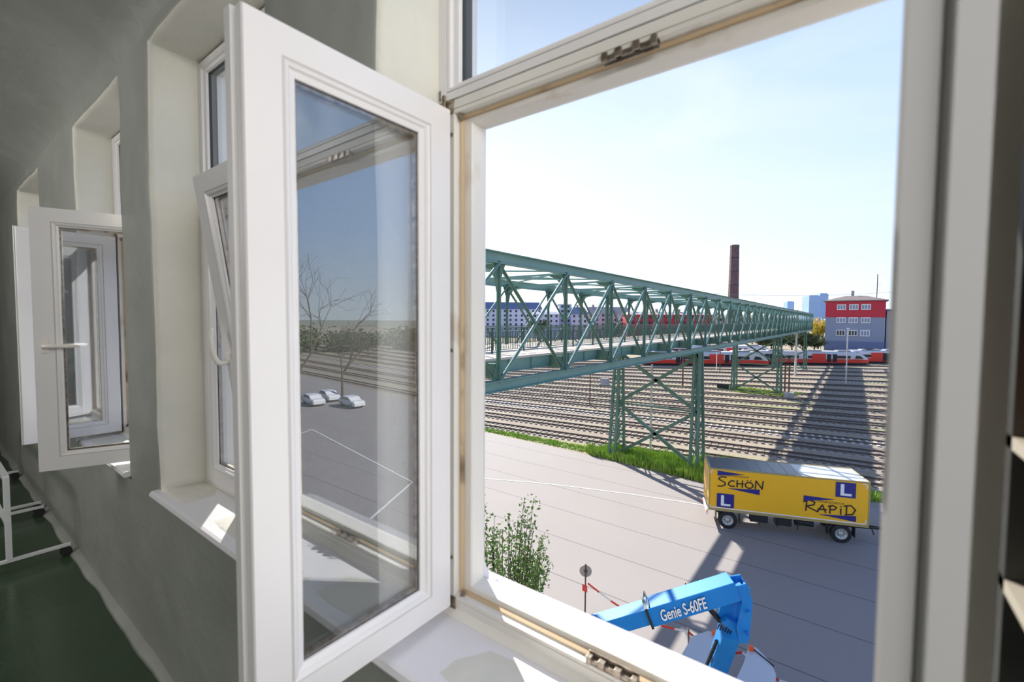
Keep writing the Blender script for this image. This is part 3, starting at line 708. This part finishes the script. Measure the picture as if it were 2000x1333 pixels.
    def word(letters, u0, v0, hh, nm):
        """letters: list of (glyph, du, width_u, scale, dv)"""
        mb = MB(); r = .034
        for g, du, wu, sc, dv in letters:
            for st in GL[g]:
                P = [Vector((a+(u0+du+x*wu)*Lb, 0, z0+(v0+dv+y*hh*sc)*(z1-z0))) for x, y in st]
                for i_, (p, s_) in enumerate(zip(P, P[1:])):
                    d_ = (s_-p); 
                    if d_.length < 1e-4: continue
                    d_.normalize(); nrm = Vector((-d_.z, 0, d_.x))*r; x_ = d_*r*.5
                    yo = e-.005-.0006*(i_ % 2)
                    mb.prism([(v.x, yo, v.z) for v in (p-nrm-x_, s_-nrm+x_, s_+nrm+x_, p+nrm-x_)], (0, -.004, 0))
        mb.build(nm, M['ink'], t)
    word([('S', 0, .060, 1.25, -.02), ('C', .068, .045, .8, .0), ('H', .125, .045, .85, .0), ('Ö', .180, .055, .85, .0), ('N', .245, .055, 1.0, .0)], .058, .60, .20, 'lettering')
    word([('R', 0, .075, 1.25, -.0), ('A', .080, .060, .95, 0), ('P', .145, .055, .95, .0), ('i', .19, .06, 1.0, 0), ('D', .24, .065, 1.15, .0)], .615, .20, .20, 'lettering')
    for u, v in ((.105, .845), (.695, .43)):
        me = text_mesh('FAHRSCHULE', .17, .2, 0, 1.1, width=1.25); place_text('small_lettering', me, t, M['ink'], (a+u*Lb, e-.004, z0+v*(z1-z0)), (1, 0, 0), (0, 0, 1), (0, -1, 0))
trailer()
# ------------------------------------------------------------------ trains
def train(p0, p1, label, nose=True, ext=0):
    """side base line from p0 (tail) to p1 (nose)"""
    d = (p1-p0); Ln = d.length+ext; an = math.atan2(d.y, d.x); d.normalize(); st = p1-d*Ln
    t = thing('commuter_train', label, 'train', (st.x, st.y, G+.25), an, None)
    def ring(x, k, dz=0, top=1.0):  # cross-section
        pts = [(0, .35), (-.0, 2.2), (.12, 3.1), (.5, 3.5), (1.4, 3.65), (2.3, 3.5), (2.68, 3.1), (2.8, 2.2), (2.8, .35)]
        return [(x, 1.4+(y-1.4)*k, .35+(z-.35)*top) for y, z in pts]
    rings = [ring(0, 1), ring(Ln-4.6, 1)]
    for q, k, tp in ((3.8, 1, .99), (2.8, .985, .90), (1.9, .95, .76), (1.1, .88, .61), (.45, .76, .46), (.0, .55, .33)): rings.append(ring(Ln-q, k, 0, tp))
    mb = MB(); mb.loft(rings); mb.build('car_body', M['tgrey'], t, smooth=False)
    # red lower band (slightly proud) following the nose
    rr = []
    for x, k, tp in ((0, 1, 1), (Ln-3.8, 1, 1), (Ln-2.4, .975, .95), (Ln-1.1, .89, .85), (Ln-.35, .77, .8), (Ln+.06, .58, .75)):
        zt = .35+1.05*tp; rr.append([(x, 1.4+(-.02-1.4)*k, .33), (x, 1.4+(-.02-1.4)*k, zt), (x, 1.4+(2.82-1.4)*k, zt), (x, 1.4+(2.82-1.4)*k, .33)])
    MB().loft(rr).build('red_band', M['red'], t)
    for x0_, x1_ in ((1.0, 8.2), (11.0, 18), (20.5, Ln-12.6)) if Ln > 34 else ((1, 7.5), (10.2, Ln-12.5)):
        if x1_ > x0_: MB().box(x0_, x1_, -.03, .05, 1.55, 2.35).build('window_band', M['twin'], t)
    MB().box(Ln-9.2, Ln-5.4, -.03, .05, 1.55, 2.35).build('window_band', M['twin'], t)
    MB().box(Ln-16, Ln-12.2, -.035, .05, .5, 2.9).build('red_door_surround', M['red'], t)
    for x in (Ln-11.9, Ln-10.3, 8.6, 9.9):
        MB().box(x, x+1.15, -.05, .05, .55, 2.75).build('train_door', M['dark'], t)
    MB().prism([(Ln-4.2, -.04, 1.5), (Ln-1.75, -.0, 1.5), (Ln-2.6, -.0, 2.25), (Ln-3.9, -.04, 2.4)], (0, .1, 0)).build('cab_side_window', M['twin'], t)
    mb = MB(); mb.poly([(Ln-3.35, .35, 3.42), (Ln-3.35, 2.45, 3.42), (Ln-1.6, 2.3, 2.55), (Ln-1.6, .5, 2.55)]); mb.build('windscreen', M['twin'], t)
    MB().box(.3, Ln-1, .1, 2.7, -.12, .36).build('underframe', M['dark'], t)
    for x in (2.5, Ln*.36, Ln*.66, Ln-5):
        mb = MB()
        for dx in (-1.1, 1.1): mb.tube([(x+dx, .15, .12), (x+dx, 2.65, .12)], .36, 12)
        mb.build('bogie', M['dark'], t)
    for x0_, x1_ in ((3, 7), (10, 14), (Ln-17, Ln-13), (Ln-8.5, Ln-5)):
        MB().box(x0_, x1_, .6, 2.2, 3.6, 3.85).build('roof_equipment', M['conc'], t)
p0, p1 = onZ(1349, 714, G), onZ(1745, 717, G); dl = (p1-p0).normalized()
def ontrack(px, off=0):
    # point on train side line at picture column px
    nrm = Vector((-dl.y, dl.x, 0)); d = ray(px, 715); q0 = p0+nrm*off
    # solve CAM + d*t on the line in plan
    den = d.x*dl.y-d.y*dl.x; tt = ((q0.x-CAM.x)*dl.y-(q0.y-CAM.y)*dl.x)/den
    return Vector((CAM.x+d.x*tt, CAM.y+d.y*tt, G))
train(ontrack(1330, -1.4), ontrack(1503, -1.4), 'red and grey commuter train whose nose ends behind the second pier', ext=10)
train(ontrack(1475, 4), ontrack(1699, 4), 'red and grey commuter train in front of the red and grey building', ext=6)
train(ontrack(1692, 9.5), ontrack(1810, 9.5), 'grey train car standing behind, at the far right of the tracks', ext=4)
train(ontrack(1330, 30), ontrack(1512, 30), 'all red train parked on the far side, above the roof of the left train', ext=4)
# ------------------------------------------------------------------ red and grey signal building
def win3(mb_f, mb_g): pass
def bld_main():
    t = thing('station_building', 'three-storey building, red top floor over grey lower floors, hipped roof', 'building', (-10.2, 235, G))
    Wd, Dp, H = 19.6, 15, 21.8
    MB().box(0, Wd, 0, Dp, 0, 13.9).build('lower_wall', M['bgrey'], t); MB().box(-.1, Wd+.1, -.1, Dp, 13.9, 20.6).build('upper_wall', M['bred'], t)
    MB().box(-.2, Wd+.2, -.2, Dp, 0, 4.0).build('plinth', M['broof'], t)
    mb = MB(); mb.loft([[(-.9, -.9, 20.6), (Wd+.9, -.9, 20.6), (Wd+.9, Dp, 20.6), (-.9, Dp, 20.6)], [(-.9, -.9, 20.95), (Wd+.9, -.9, 20.95), (Wd+.9, Dp, 20.95), (-.9, Dp, 20.95)], [(6.5, 5, 23.0), (Wd-6.5, 5, 23.0), (Wd-6.5, Dp-3, 23.0), (6.5, Dp-3, 23.0)]]); mb.build('roof', M['brownroof'], t)
    MB().box(8.4, 9.4, 6, 7, 22.5, 25.2).build('chimney_stack', M['conc'], t)
    for z, hh in ((17.0, 2.3), (11.6, 2.3), (6.2, 2.5)):
        for x in (3.8, 7.9, 11.9):
            f = MB().box(x, x+3.1, -.25, .1, z, z+hh).build('window', M['wframe'], t)
            mb = MB()
            for k in range(3): mb.box(x+.25+k*.95, x+.95+k*.95, -.32, -.2, z+.3, z+hh-.3)
            mb.build('pane', M['wdark' if z < 8 and x < 10 else 'bgrey'], f)
    MB().tube([(16.8, 3, 20.8), (16.8, 3, 31.5)], .16, 6).build('aerial_mast', M['rust'], t)
    mb = MB()
    for z in (25, 26.5, 27.5): mb.bar((16.8, 3, z), (18, 3, z), .08, .08)
    mb.build('aerial_rods', M['rust'], t)
bld_main()
t = thing('warehouse', 'pale grey hall with flat roof adjoining the red building on the right', 'building', (10.0, 238, G))
MB().box(0, 34, 0, 20, 0, 16.5).build('wall', M['btan'], t); MB().box(-.3, 34.3, -.3, 20, 16.5, 17.3).build('roof', M['broof'], t); MB().box(4.2, 6.4, 3, 5, 17, 24).build('chimney_stack', M['btan'], t)
MB().box(2.4, 3.6, -.1, .1, 9, 13).build('wall_lamp', M['wdark'], t)
# chimney
p = dep(1432, 590, 290); t = thing('factory_chimney', 'tall dark brick factory chimney beyond the footbridge', 'chimney', (p.x, p.y, G))
top = 1.63+(480-628)/-889*290-G
mb = MB(); n = 8; prf = [(3.6, 0), (2.65, top-1.5), (2.75, top-1.4), (2.75, top-.4), (2.5, top), (2.0, top), (2.0, top-2)]
mb.loft([[(r*math.cos(2*PI*k/n+.3), r*math.sin(2*PI*k/n+.3), z) for k in range(n)] for r, z in prf], cap=False); mb.build('shaft', M['brick'], t)
mb = MB()
for k in range(5): z = top*(.3+.14*k); r = 3.6-.95*z/top+.04; mb.loft([[(r*math.cos(2*PI*j/n+.3), r*math.sin(2*PI*j/n+.3), zz) for j in range(n)] for zz in (z, z+.3)], cap=False)
mb.build('iron_bands', M['dark'], t)
# hazy towers
for px0, px1, py, z, lb in ((1579, 1600, 577, 1500, 'wider haze-tinted blue glass office tower on the skyline'), (1600, 1616, 573, 1560, 'slimmer taller haze-tinted blue office tower, right of the wider one'), (1537, 1550, 589, 1700, 'small lone haze-tinted blue office tower, leftmost on the skyline')):
    p = dep((px0+px1)/2, 628, z); wd = (px1-px0)*z/889*1.02; h = (629-py)*z/889+1.63-G
    t = thing('office_tower', lb, 'tower', (p.x, p.y, G), YAW)
    MB().box(-wd/2, wd/2, 0, wd, 0, h-3).build('tower_body', M['tower'], t); MB().box(-wd*.42, wd*.42, wd*.1, wd*.8, h-3, h).build('tower_top', M['bwhite'], t)
    mb = MB()
    for k in range(14): mb.box(-wd/2-.1, wd/2+.1, -.4, 0, h*(k+1)/16, h*(k+1)/16+1.2)
    mb.build('floor_bands', M['bwhite'], t)
# ------------------------------------------------------------------ white apartment houses behind the bridge
def house(px0, px1, ytop, yroof, z, wallm, roofm, label, cols, rows, name='apartment_house'):
    p = dep(px0, 630, z); p2 = dep(px1, 630, z); d = (p2-p); wd = d.length; an = math.atan2(d.y, d.x)
    h = (629-ytop)*z/889+1.63-G; hr = (629-yroof)*z/889+1.63-G
    t = thing(name, label, 'building', (p.x, p.y, G), an); Dp = 14
    MB().box(0, wd, 0, Dp, 0, h).build('wall', M[wallm], t)
    mb = MB(); mb.loft([[(-.5, -.6, h), (wd+.5, -.6, h), (wd+.5, Dp+.6, h), (-.5, Dp+.6, h)], [(1.5, Dp*.42, hr), (wd-1.5, Dp*.42, hr), (wd-1.5, Dp*.58, hr), (1.5, Dp*.58, hr)]]); mb.build('roof', M[roofm], t)
    for k in range(max(1, int(wd//14))): MB().box(4+k*13, 5.4+k*13, Dp*.4, Dp*.5, hr-1.5, hr+1.6).build('chimney_stack', M['broofb'], t)
    bayw = wd/cols; base = h-rows*3.2
    mb0 = MB().box(bayw*.32, bayw*.68, -.08, .05, base+1.0, base+2.6)
    o0 = None
    for r in range(rows):
        for c in range(cols):
            if o0 is None: o0 = mb0.build('window', M['wdark'], t)
            else: o = o0.copy(); COL.objects.link(o); o.parent = t; o.location = (c*bayw, 0, r*3.2)
house(925, 1058, 608, 594, 330, 'bwhite', 'broof', 'white apartment house with blue slate roof, leftmost behind the bridge', 12, 5)
house(1040, 1092, 617, 612, 300, 'bwhite', 'broof', 'low white house with flat blue roof, second from left behind the bridge', 5, 3)
house(1092, 1116, 598, 596, 310, 'bwhite', 'broof', 'narrow white tower-like house behind the bridge', 2, 6)
house(1116, 1148, 617, 603, 300, 'bwhite', 'broof', 'small white house with steep dark blue roof behind the bridge', 3, 4)
house(1148, 1232, 615, 602, 320, 'btan', 'broofb', 'greyish house with brown roof behind the bridge, left of the red hall', 7, 4)
house(1228, 1395, 617, 611, 260, 'bred', 'broofb', 'long red hall with white-framed windows behind the bridge', 10, 2, 'red_hall')
house(1395, 1560, 622, 616, 300, 'btan', 'broofb', 'low grey building half hidden behind the far part of the bridge', 8, 3)
# white frames for the red hall
# ------------------------------------------------------------------ masts, posts, boxes
def mast(px, ybase, ytop, r, m, name, label, cat='mast', extra=None):
    p = onZ(px, ybase, G); l = ray(px, ybase); z = (p-CAM).length/l.length
    h = (ybase-ytop)*z/889
    o = thing(name, label, cat, (p.x, p.y, G)); MB().tube([(0, 0, 0), (0, 0, h)], [r, r*.8], 8).build('pole', M[m], o)
    if extra: extra(o, h)
    return o
def lamphead(o, h): MB().box(-.25, .25, -.5, .5, h, h+.14).build('lamp_head', M['wframe'], o)
def crossarm(o, h): MB().bar((-.6, 0, h-.4), (.6, 0, h-.4), .08, .08).build('cross_arm', M['rust'], o)
mast(1152, 795, 726, .09, 'rust', 'track_post', 'thin rusty post standing between the tracks left of the first pier', 'post', crossarm)
mast(1270, 893, 712, .10, 'pole', 'pale_mast', 'pale slim mast beside the nearest bridge pier', 'mast')
mast(1553, 735, 606, .22, 'pole', 'pale_mast', 'tall pale mast standing against the far part of the bridge', 'mast')
mast(1652, 750, 643, .12, 'pole', 'lamp_post', 'grey yard lamp post in front of the right-hand train', 'lamp post', lamphead)
mast(1399, 727, 688, .10, 'wframe', 'signal_post', 'short white signal post in front of the left train', 'post'); mast(1406, 727, 684, .10, 'rust', 'signal_post', 'short rusty signal post in front of the left train', 'post')
mast(1532, 775, 712, .13, 'rust', 'track_post', 'left one of two rusty posts right of the second pier', 'post'); mast(1540, 779, 712, .13, 'rust', 'track_post', 'right one of two rusty posts right of the second pier', 'post')
mast(1333, 755, 700, .16, 'rust', 'track_post', 'rusty brown post right behind the nearest pier', 'post')
mast(1602, 684, 655, .18, 'wframe', 'lamp_post', 'white lamp post left of the red and grey building', 'lamp post', lamphead)
def cabinet(px, py, w_, h, label, m='conc'):
    p = onZ(px, py, G); o = thing('track_cabinet', label, 'cabinet', (p.x, p.y, G))
    MB().box(-w_/2, w_/2, -.4, .4, .25, h).build('housing', M[m], o, bevel=.03); MB().box(-w_/2-.1, w_/2+.1, -.5, .5, 0, .26).build('plinth', M['btan'], o); MB().box(-w_/2+.1, -.04, -.44, -.39, .35, h-.1).build('door', M[m], o); MB().box(.04, w_/2-.1, -.44, -.39, .35, h-.1).build('door', M[m], o)
cabinet(1181, 752, 1.5, 1.2, 'grey track cabinet between the rails left of the first pier'); cabinet(1412, 762, 1.8, 1.1, 'dark track cabinet left of the second pier', 'dark'); cabinet(1541, 781, 1.3, 1.1, 'grey track cabinet right of the second pier')
# overhead wire far away
mb = MB(); pa, pb = dep(1340, 572, 180), dep(1760, 570, 215)
mb.tube([pa.lerp(pb, k/12)+Vector((0, 0, -1.5*math.sin(PI*k/12))) for k in range(13)], .05, 4); tag(mb.build('overhead_wire', M['conc']), 'thin overhead wire spanning above the bridge and red building', 'wire')
# ------------------------------------------------------------------ trees
def leafy(name, label, base, h, spread, nb, nl, leaf, mleaf, seed=1, lean=(0, 0), cat='tree', trunk=.08):
    rnd = random.Random(seed); t = thing(name, label, cat, base)
    mb = MB(); lf = MB()
    mb.tube([(0, 0, 0), (lean[0]*.4, lean[1]*.4, h*.35), (lean[0], lean[1], h*.6)], [trunk, trunk*.75, trunk*.5], 7)
    for k in range(nb):
        a = rnd.uniform(0, 2*PI); f = rnd.uniform(.25, 1); st = Vector((lean[0]*min(1, f*1.2), lean[1]*min(1, f*1.2), h*.6*min(1, .35+.65*f)))
        tip = Vector((st.x+math.cos(a)*spread*rnd.uniform(.3, 1), st.y+math.sin(a)*spread*rnd.uniform(.3, 1), h*rnd.uniform(.66 if cat == 'tree' and leaf > .5 else .80, 1.0)))
        mid = st.lerp(tip, .5)+Vector((math.cos(a), math.sin(a), -.3))*spread*.12
        P = [st, mid, tip]; mb.tube(P, [trunk*.35, trunk*.22, trunk*.06], 5)
        for j in range(nl):
            s = rnd.uniform(.15, 1); c = (P[0].lerp(P[1], s*2) if s < .5 else P[1].lerp(P[2], s*2-1))
            c = c+Vector([rnd.gauss(0, leaf*.75) for _ in range(3)])
            u = Vector([rnd.gauss(0, 1) for _ in range(3)]).normalized(); v = u.cross(Vector([rnd.gauss(0, 1) for _ in range(3)])).normalized(); l_ = leaf*rnd.uniform(.6, 1.2)
            n_ = u.cross(v)*l_*.15
            lf.poly([c-u*l_*.55, c-v*l_*.28+n_, c+u*l_*.6, c+v*l_*.28+n_])
    mb.build('branches', M['bark'], t)
    if nl: tag(lf.build('foliage', M[mleaf], t), kind='stuff')
    return t
b_ = dep(990, 1100, 9.5)
leafy('young_tree', 'young tree with fresh green leaves below the window at left', (b_.x-.25, b_.y-.1, G), b_.z-G+1.2, 1.25, 70, 190, .085, 'leaf', 5, (.1, 0), trunk=.07)
for k, (px, py, z, h, sp, lb, m) in enumerate(((1599, 640, 200, 13.5, 4.6, 'yellow-leaved bush-like tree left of the red and grey building', 'ybush'), (1470, 660, 240, 9, 6, 'dark tree mass behind the far bridge end', 'dbush'), (1050, 640, 270, 13.0, 9, 'dark green tree before the white houses at left', 'dbush'), (1200, 640, 260, 11.5, 8, 'dark green tree before the greyish house', 'dbush'), (1575, 665, 185, 8, 5, 'low bush by the end of the bridge', 'dbush'))):
    p = dep(px, 640, z); leafy('distant_tree', lb, (p.x, p.y, G), h, sp, 30, 50, 1.0, m, 20+k, trunk=.35)
protob = None
for k, (px, z, sc) in enumerate(((1490, 190, 1), (1508, 196, .8), (1527, 188, 1.1), (1548, 192, .9), (1569, 186, 1.1), (1592, 190, .7), (1622, 205, .8), (1645, 205, .7), (1672, 206, .85), (1700, 205, .8), (1728, 207, 1.0), (1380, 200, .9), (1405, 205, 1.1))):
    p = dep(px, 640, z)
    if protob is None: protob = leafy('dark_shrub', 'dark shrub in the untidy hedge behind the trains', (0, 0, G), 6.2, 3.6, 26, 46, .8, 'dbush', 77, trunk=.25, cat='shrub'); protob['group'] = 'dark shrubs behind the trains'; o = protob
    else: o = copy_tree(protob)
    o.location = (p.x, p.y, G); o.scale = (1.2, 1.2, sc); o.rotation_euler = (0, 0, k)
# bare tree and cars to the right, mirrored in the glass
def bare_tree(base, h, seed, label):
    rnd = random.Random(seed); t = thing('bare_tree', label, 'tree', base); mb = MB()
    def grow(p, d, l, r, lv):
        q = p+d*l; mb.tube([p, q], [r, r*.7], 5 if lv < 3 else 3, cap=False)
        if lv >= 6: return
        for _ in range(3 if lv < 4 else 2):
            nd = (d+Vector([rnd.gauss(0, .42) for _ in range(3)])+Vector((0, 0, .08))).normalized(); grow(q, nd, l*rnd.uniform(.68, .85), r*.62, lv+1)
    grow(Vector((0, 0, 0)), Vector((0, 0, 1)), h*.25, .22, 0); mb.build('branches', M['bark'], t)
bare_tree((42, 22, G), 21, 3, 'tall bare tree mirrored at the left in the open casement')
bare_tree((58, 38, G), 15, 8, 'smaller bare tree mirrored behind the tall one')
def car(loc, rz, label):
    t = thing('parked_car', label, 'car', loc, rz, 'white parked cars in the yard')
    prof = [(0, .35), (0, .75), (.25, .95), (1.0, 1.02), (1.65, 1.45), (3.2, 1.48), (4.1, 1.15), (4.35, .9), (4.4, .4)]
    mb = MB(); mb.loft([[(x, y, z) for x, z in prof] for y in (0, 1.75)]); 
    rings = []
    for y, k in ((0, .93), (.12, 1), (1.63, 1), (1.75, .93)): rings.append([(2.2+(x-2.2)*k, y, .35+(z-.35)*(k if z < 1.1 else k*.97)) for x, z in prof])
    mb = MB(); mb.loft(rings); mb.build('car_body', M['carwhite'], t, smooth=False)
    MB().prism([(1.1, -.012, 1.03), (1.7, -.0, 1.38), (3.15, -.0, 1.40), (3.85, -.012, 1.05)], (0, 1.775, 0)).build('side_windows', M['twin'], t)
    for x in (.85, 3.5):
        for y in (.0, 1.55):
            o = MB().tube([(x, y-.03, .32), (x, y+.22, .32)], .32, 18).build('wheel', M['tyre'], t); MB().tube([(x, y-.04, .32), (x, y+.23, .32)], .19, 12).build('rim', M['rim'], o)
c0 = (56.5, 32.6)
car((c0[0], c0[1], G), math.radians(10), 'white parked car nearest the tracks, mirrored in the open casement')
car((c0[0]+1.5, c0[1]+3.2, G), math.radians(12), 'white parked car mirrored, second one behind the nearest')
car((c0[0]-5.5, c0[1]+2.6, G), math.radians(6), 'white parked car mirrored, at the rear of the small row')
prt = None
for k, (x_, y_, sc) in enumerate(((150, 62, 1), (158, 80, 1.3), (150, 98, 1.1), (165, 112, 1.4), (140, 120, 1.0), (170, 140, 1.3), (120, 128, .9), (185, 160, 1.5), (95, 150, 1.0), (180, 95, 1.6), (190, 70, 1.5), (110, 170, 1.2))):
    if prt is None: prt = leafy('yard_tree', 'dark round tree in the belt beyond the tracks at right, mirrored in the glass', (0, 0, G), 9.5, 5.5, 30, 60, 1.1, 'dbush', 99, trunk=.35); prt['group'] = 'mirrored tree belt beyond the tracks'; o = prt
    else: o = copy_tree(prt)
    o.location = (x_, y_, G-4.6*sc); o.scale = (sc*1.4, sc*1.4, sc); o.rotation_euler = (0, 0, k*1.3)
# ------------------------------------------------------------------ sign post, barrier tape
p = onZ(1143, 1187, G+0); q = dep(1143, 1187, 1)
sp = onZ(1143, 1250, G)
zs = 17.2
tp = dep(1144, 1103, zs); 
sg = thing('sign_post', 'round traffic sign seen from behind on a thin rusty post, tape tied on', 'sign', (tp.x, tp.y, G))
hh = tp.z-G; MB().tube([(0, 0, 0), (0, 0, hh)], .03, 8).build('post', M['rust'], sg)
dv = Vector((tp.x, tp.y, 0)).normalized(); c_ = Vector((0, 0, hh-.28)); MB().tube([c_+dv*.03, c_+dv*.045], .23, 24).build('sign_disc', M['signback'], sg); MB().box(-.05, .05, -.05, .05, hh-.32, hh-.24).build('clamp', M['rust'], sg)
MB().bar(c_+Vector((0, -.05, -.75)), c_+Vector((0, -.05, -.5)), .2, .02, (0, 1, 0)).build('tape_knot', M['tape_r'], sg)
def tape(name, label, pts, w_=.07, step=.45):
    mb = MB(); P = [Vector(x) for x in pts]; k = 0
    for a_, b_ in zip(P, P[1:]):
        n = max(1, int((b_-a_).length/step))
        for i in range(n):
            u, v = a_.lerp(b_, i/n), a_.lerp(b_, (i+1)/n); sag = lambda s: Vector((0, 0, -.35*math.sin(PI*s)))
            mb.bar(u+sag(i/n), v+sag((i+1)/n), .012, w_, (0, 0, 1), k % 2); k += 1
    return tag(mb.build(name, [M['tape_r'], M['tape_w']]), label, 'tape')
# tape runs from the sign post past the lift, to a stake at right
tA = dep(1148, 1140, zs); tB = dep(1345, 1235, 15.4); tC = dep(1450, 1275, 14.6); tD = dep(1600, 1345, 13.6)
tape('barrier_tape', 'red and white barrier tape strung from the sign post past the blue lift', [tA, tB, tC, tD])
for pp, lb in ((tB, 'thin stake holding the barrier tape behind the boom lift'), (tD, 'thin stake holding the far end of the barrier tape')):
    tag(MB().tube([(pp.x, pp.y, G), (pp.x, pp.y, pp.z+.1)], .02, 6).build('tape_stake', M['rust']), lb, 'post')
# ------------------------------------------------------------------ boom lift
def boomlift():
    base = onZ(1432, 1333, G+2.1); base.z = G
    t = thing('boom_lift', 'blue telescopic boom lift with white lettering parked under the window', 'boom lift', (base.x, base.y, G))
    def W(mb, nm, m, parent=None, **k): return mb.build(nm, M[m], parent or t, world=True, **k)
    R1 = dep(1428, 1147, 9.3); J = dep(1264, 1197, 9.45); Lf = dep(1010, 1271, 9.8)
    d = (R1-Lf).normalized(); up = Vector((0, 0, 1)); side = d.cross(up).normalized(); un = side.cross(d).normalized()
    s = .40
    mb = MB(); mb.bar(J, R1+d*.05, s, s); ob = W(mb, 'main_boom', 'blue', bevel=.015)
    mb = MB(); mb.bar(Lf, J+d*.3, s-.07, s-.07); W(mb, 'extension_boom', 'blue', bevel=.012)
    W(MB().bar(J-d*.02, J+d*.03, s+.04, s+.04), 'boom_collar', 'dark')
    # cable track tray on the far side
    far = -side*(s/2+.10) if side.y < 0 else side*(s/2+.10)
    near = -far.normalized()
    W(MB().bar(Lf+far, J+far+d*1.2, .14, .10), 'cable_tray', 'blue'); mb = MB()
    P_ = J+far+d*.9
    for k in range(9): mb.tube([P_+d*.09*k+Vector((0, 0, .04)), P_+d*.09*k+Vector((0, 0, .13+.05*(k % 3 == 0)))], .012, 5); mb.bar(P_+d*.09*k+Vector((0, 0, .07)), P_+d*(.09*k+.07)+Vector((0, 0, .07)), .10, .03)
    W(mb, 'cable_chain', 'black')
    mb = MB(); mb.tube([J+far*1.2+Vector((0, 0, .1)), J+far*1.2+Vector((0, 0, .24)), J+Vector((0, 0, .26)), J+near*.18+Vector((0, 0, .23))], .014, 6); W(mb, 'hose_guide', 'black')
    # lettering on the near face
    inv = mw(t).inverted().to_3x3()
    for off, m, wdt, nn in ((.006, 'navy', 0.006, 'letter_shadow'), (.0, 'wprint', .0, 'lettering')):
        me = text_mesh('Genie S-60FE', .33, .18, 0, 1.0, width=.95, offset=.006)
        o = J+d*.24+near*(s/2+.006+(.014 if nn == 'lettering' else 0))-un*(.115+off)+d*off
        dd = d if (d.cross(un)).dot(near) > 0 else d
        place_text(nn, me, t, M[m], mw(t).inverted() @ o, d, un, near)
    # knuckle: two side plates + link
    K = dep(1440, 1243, 9.6)
    for sd in (.17, -.17):
        mb = MB(); o = side*sd
        A = [dep(1422, 1136, 9.35), dep(1452, 1131, 9.35), dep(1462, 1165, 9.4), dep(1458, 1215, 9.5), dep(1452, 1246, 9.6), dep(1438, 1244, 9.6), dep(1432, 1215, 9.5), dep(1442, 1165, 9.4)]
        mb.prism([q+o for q in A], side*.03); W(mb, 'knuckle_plate', 'blue')
    W(MB().bar(dep(1424, 1160, 9.45), dep(1412, 1212, 9.7), .28, .07), 'link_arm', 'blue')
    W(MB().bar(dep(1410, 1205, 9.6), dep(1442, 1228, 9.6), .3, .16), 'link_block', 'blue')
    W(MB().bar(dep(1440, 1140, 9.38), dep(1452, 1180, 9.42), .34, .10), 'knuckle_block', 'blue')
    for k_ in range(3): W(MB().tube([dep(1453, 1140+k_*45, 9.4)-side*.24, dep(1453, 1140+k_*45, 9.4)+side*.24], .035, 10), 'pivot_pin', 'blue')
    # cylinder
    a_, b_ = dep(1376, 1178, 9.5), dep(1415, 1224, 9.7)
    W(MB().tube([a_, a_.lerp(b_, .75)], .055, 10), 'lift_cylinder', 'black'); W(MB().tube([a_.lerp(b_, .7), b_], .03, 8), 'cylinder_rod', 'steel')
    mb = MB()
    for k in range(6): mb.tube([b_+Vector((.05*k-.1, 0, .02*(k % 2))), b_+Vector((.05*k-.15, .05, -.15))], .014, 5)
    W(mb, 'hoses', 'black')
    # lower boom towards the turntable
    a_, b_ = dep(1425, 1232, 9.75), dep(1384, 1352, 11.6)
    W(MB().bar(a_, b_, .36, .36), 'lower_boom', 'blue', bevel=.015)
    W(MB().tube([a_+Vector((-.25, 0, -.35)), b_+Vector((-.3, 0, -.1))], .04, 8), 'lower_cylinder', 'black')
    # turntable and covers
    Z2 = G+2.15
    def cov(pts, nm, m='cover', h=1.1):
        P = [onZ(x, y, Z2) for x, y in pts]; c = sum(P, Vector())/len(P)
        lo = [Vector((p.x, p.y, Z2-h)) for p in P]; md = [Vector((c.x+(p.x-c.x)*1.0, c.y+(p.y-c.y)*1.0, Z2-.12)) for p in P]; tp_ = [Vector((c.x+(p.x-c.x)*.93, c.y+(p.y-c.y)*.93, Z2)) for p in P]
        return W(MB().loft([lo, md, tp_]), nm, m, bevel=.02)
    cov([(1306, 1345), (1322, 1290), (1352, 1240), (1385, 1229), (1408, 1238), (1398, 1262), (1372, 1310), (1350, 1360)], 'engine_cover')
    cov([(1452, 1292), (1462, 1258), (1478, 1262), (1505, 1290), (1516, 1310), (1505, 1400), (1420, 1400), (1432, 1335)], 'tank_cover')
    W(MB().bar(onZ(1463, 1262, Z2+.01), onZ(1512, 1302, Z2+.01), .03, .03), 'cover_seam', 'black')
    for x, y in ((1395, 1241), (1467, 1271)):
        p = onZ(x, y, Z2); W(MB().tube([p+Vector((0, 0, -.02)), p+Vector((0, 0, .13))], [.075, .065], 12), 'beacon', 'orange')
    c = base+Vector((0, 0, .95)); W(MB().tube([c-Vector((0, 0, .1)), c+Vector((0, 0, .25))], .75, 24), 'turntable', 'blue')
    W(MB().box(base.x-1.2, base.x+1.2, base.y-.7, base.y+.7, G+.45, G+.85), 'chassis', 'blue')
    for dx in (-1.15, 1.15):
        for dy in (-1.0, 1.0):
            o = W(MB().tube([(base.x+dx, base.y+dy-.16, G+.45), (base.x+dx, base.y+dy+.16, G+.45)], .45, 20), 'wheel', 'tyre'); W(MB().tube([(base.x+dx, base.y+dy-.17, G+.45), (base.x+dx, base.y+dy+.17, G+.45)], .22, 14), 'rim', 'rim', o)
boomlift()
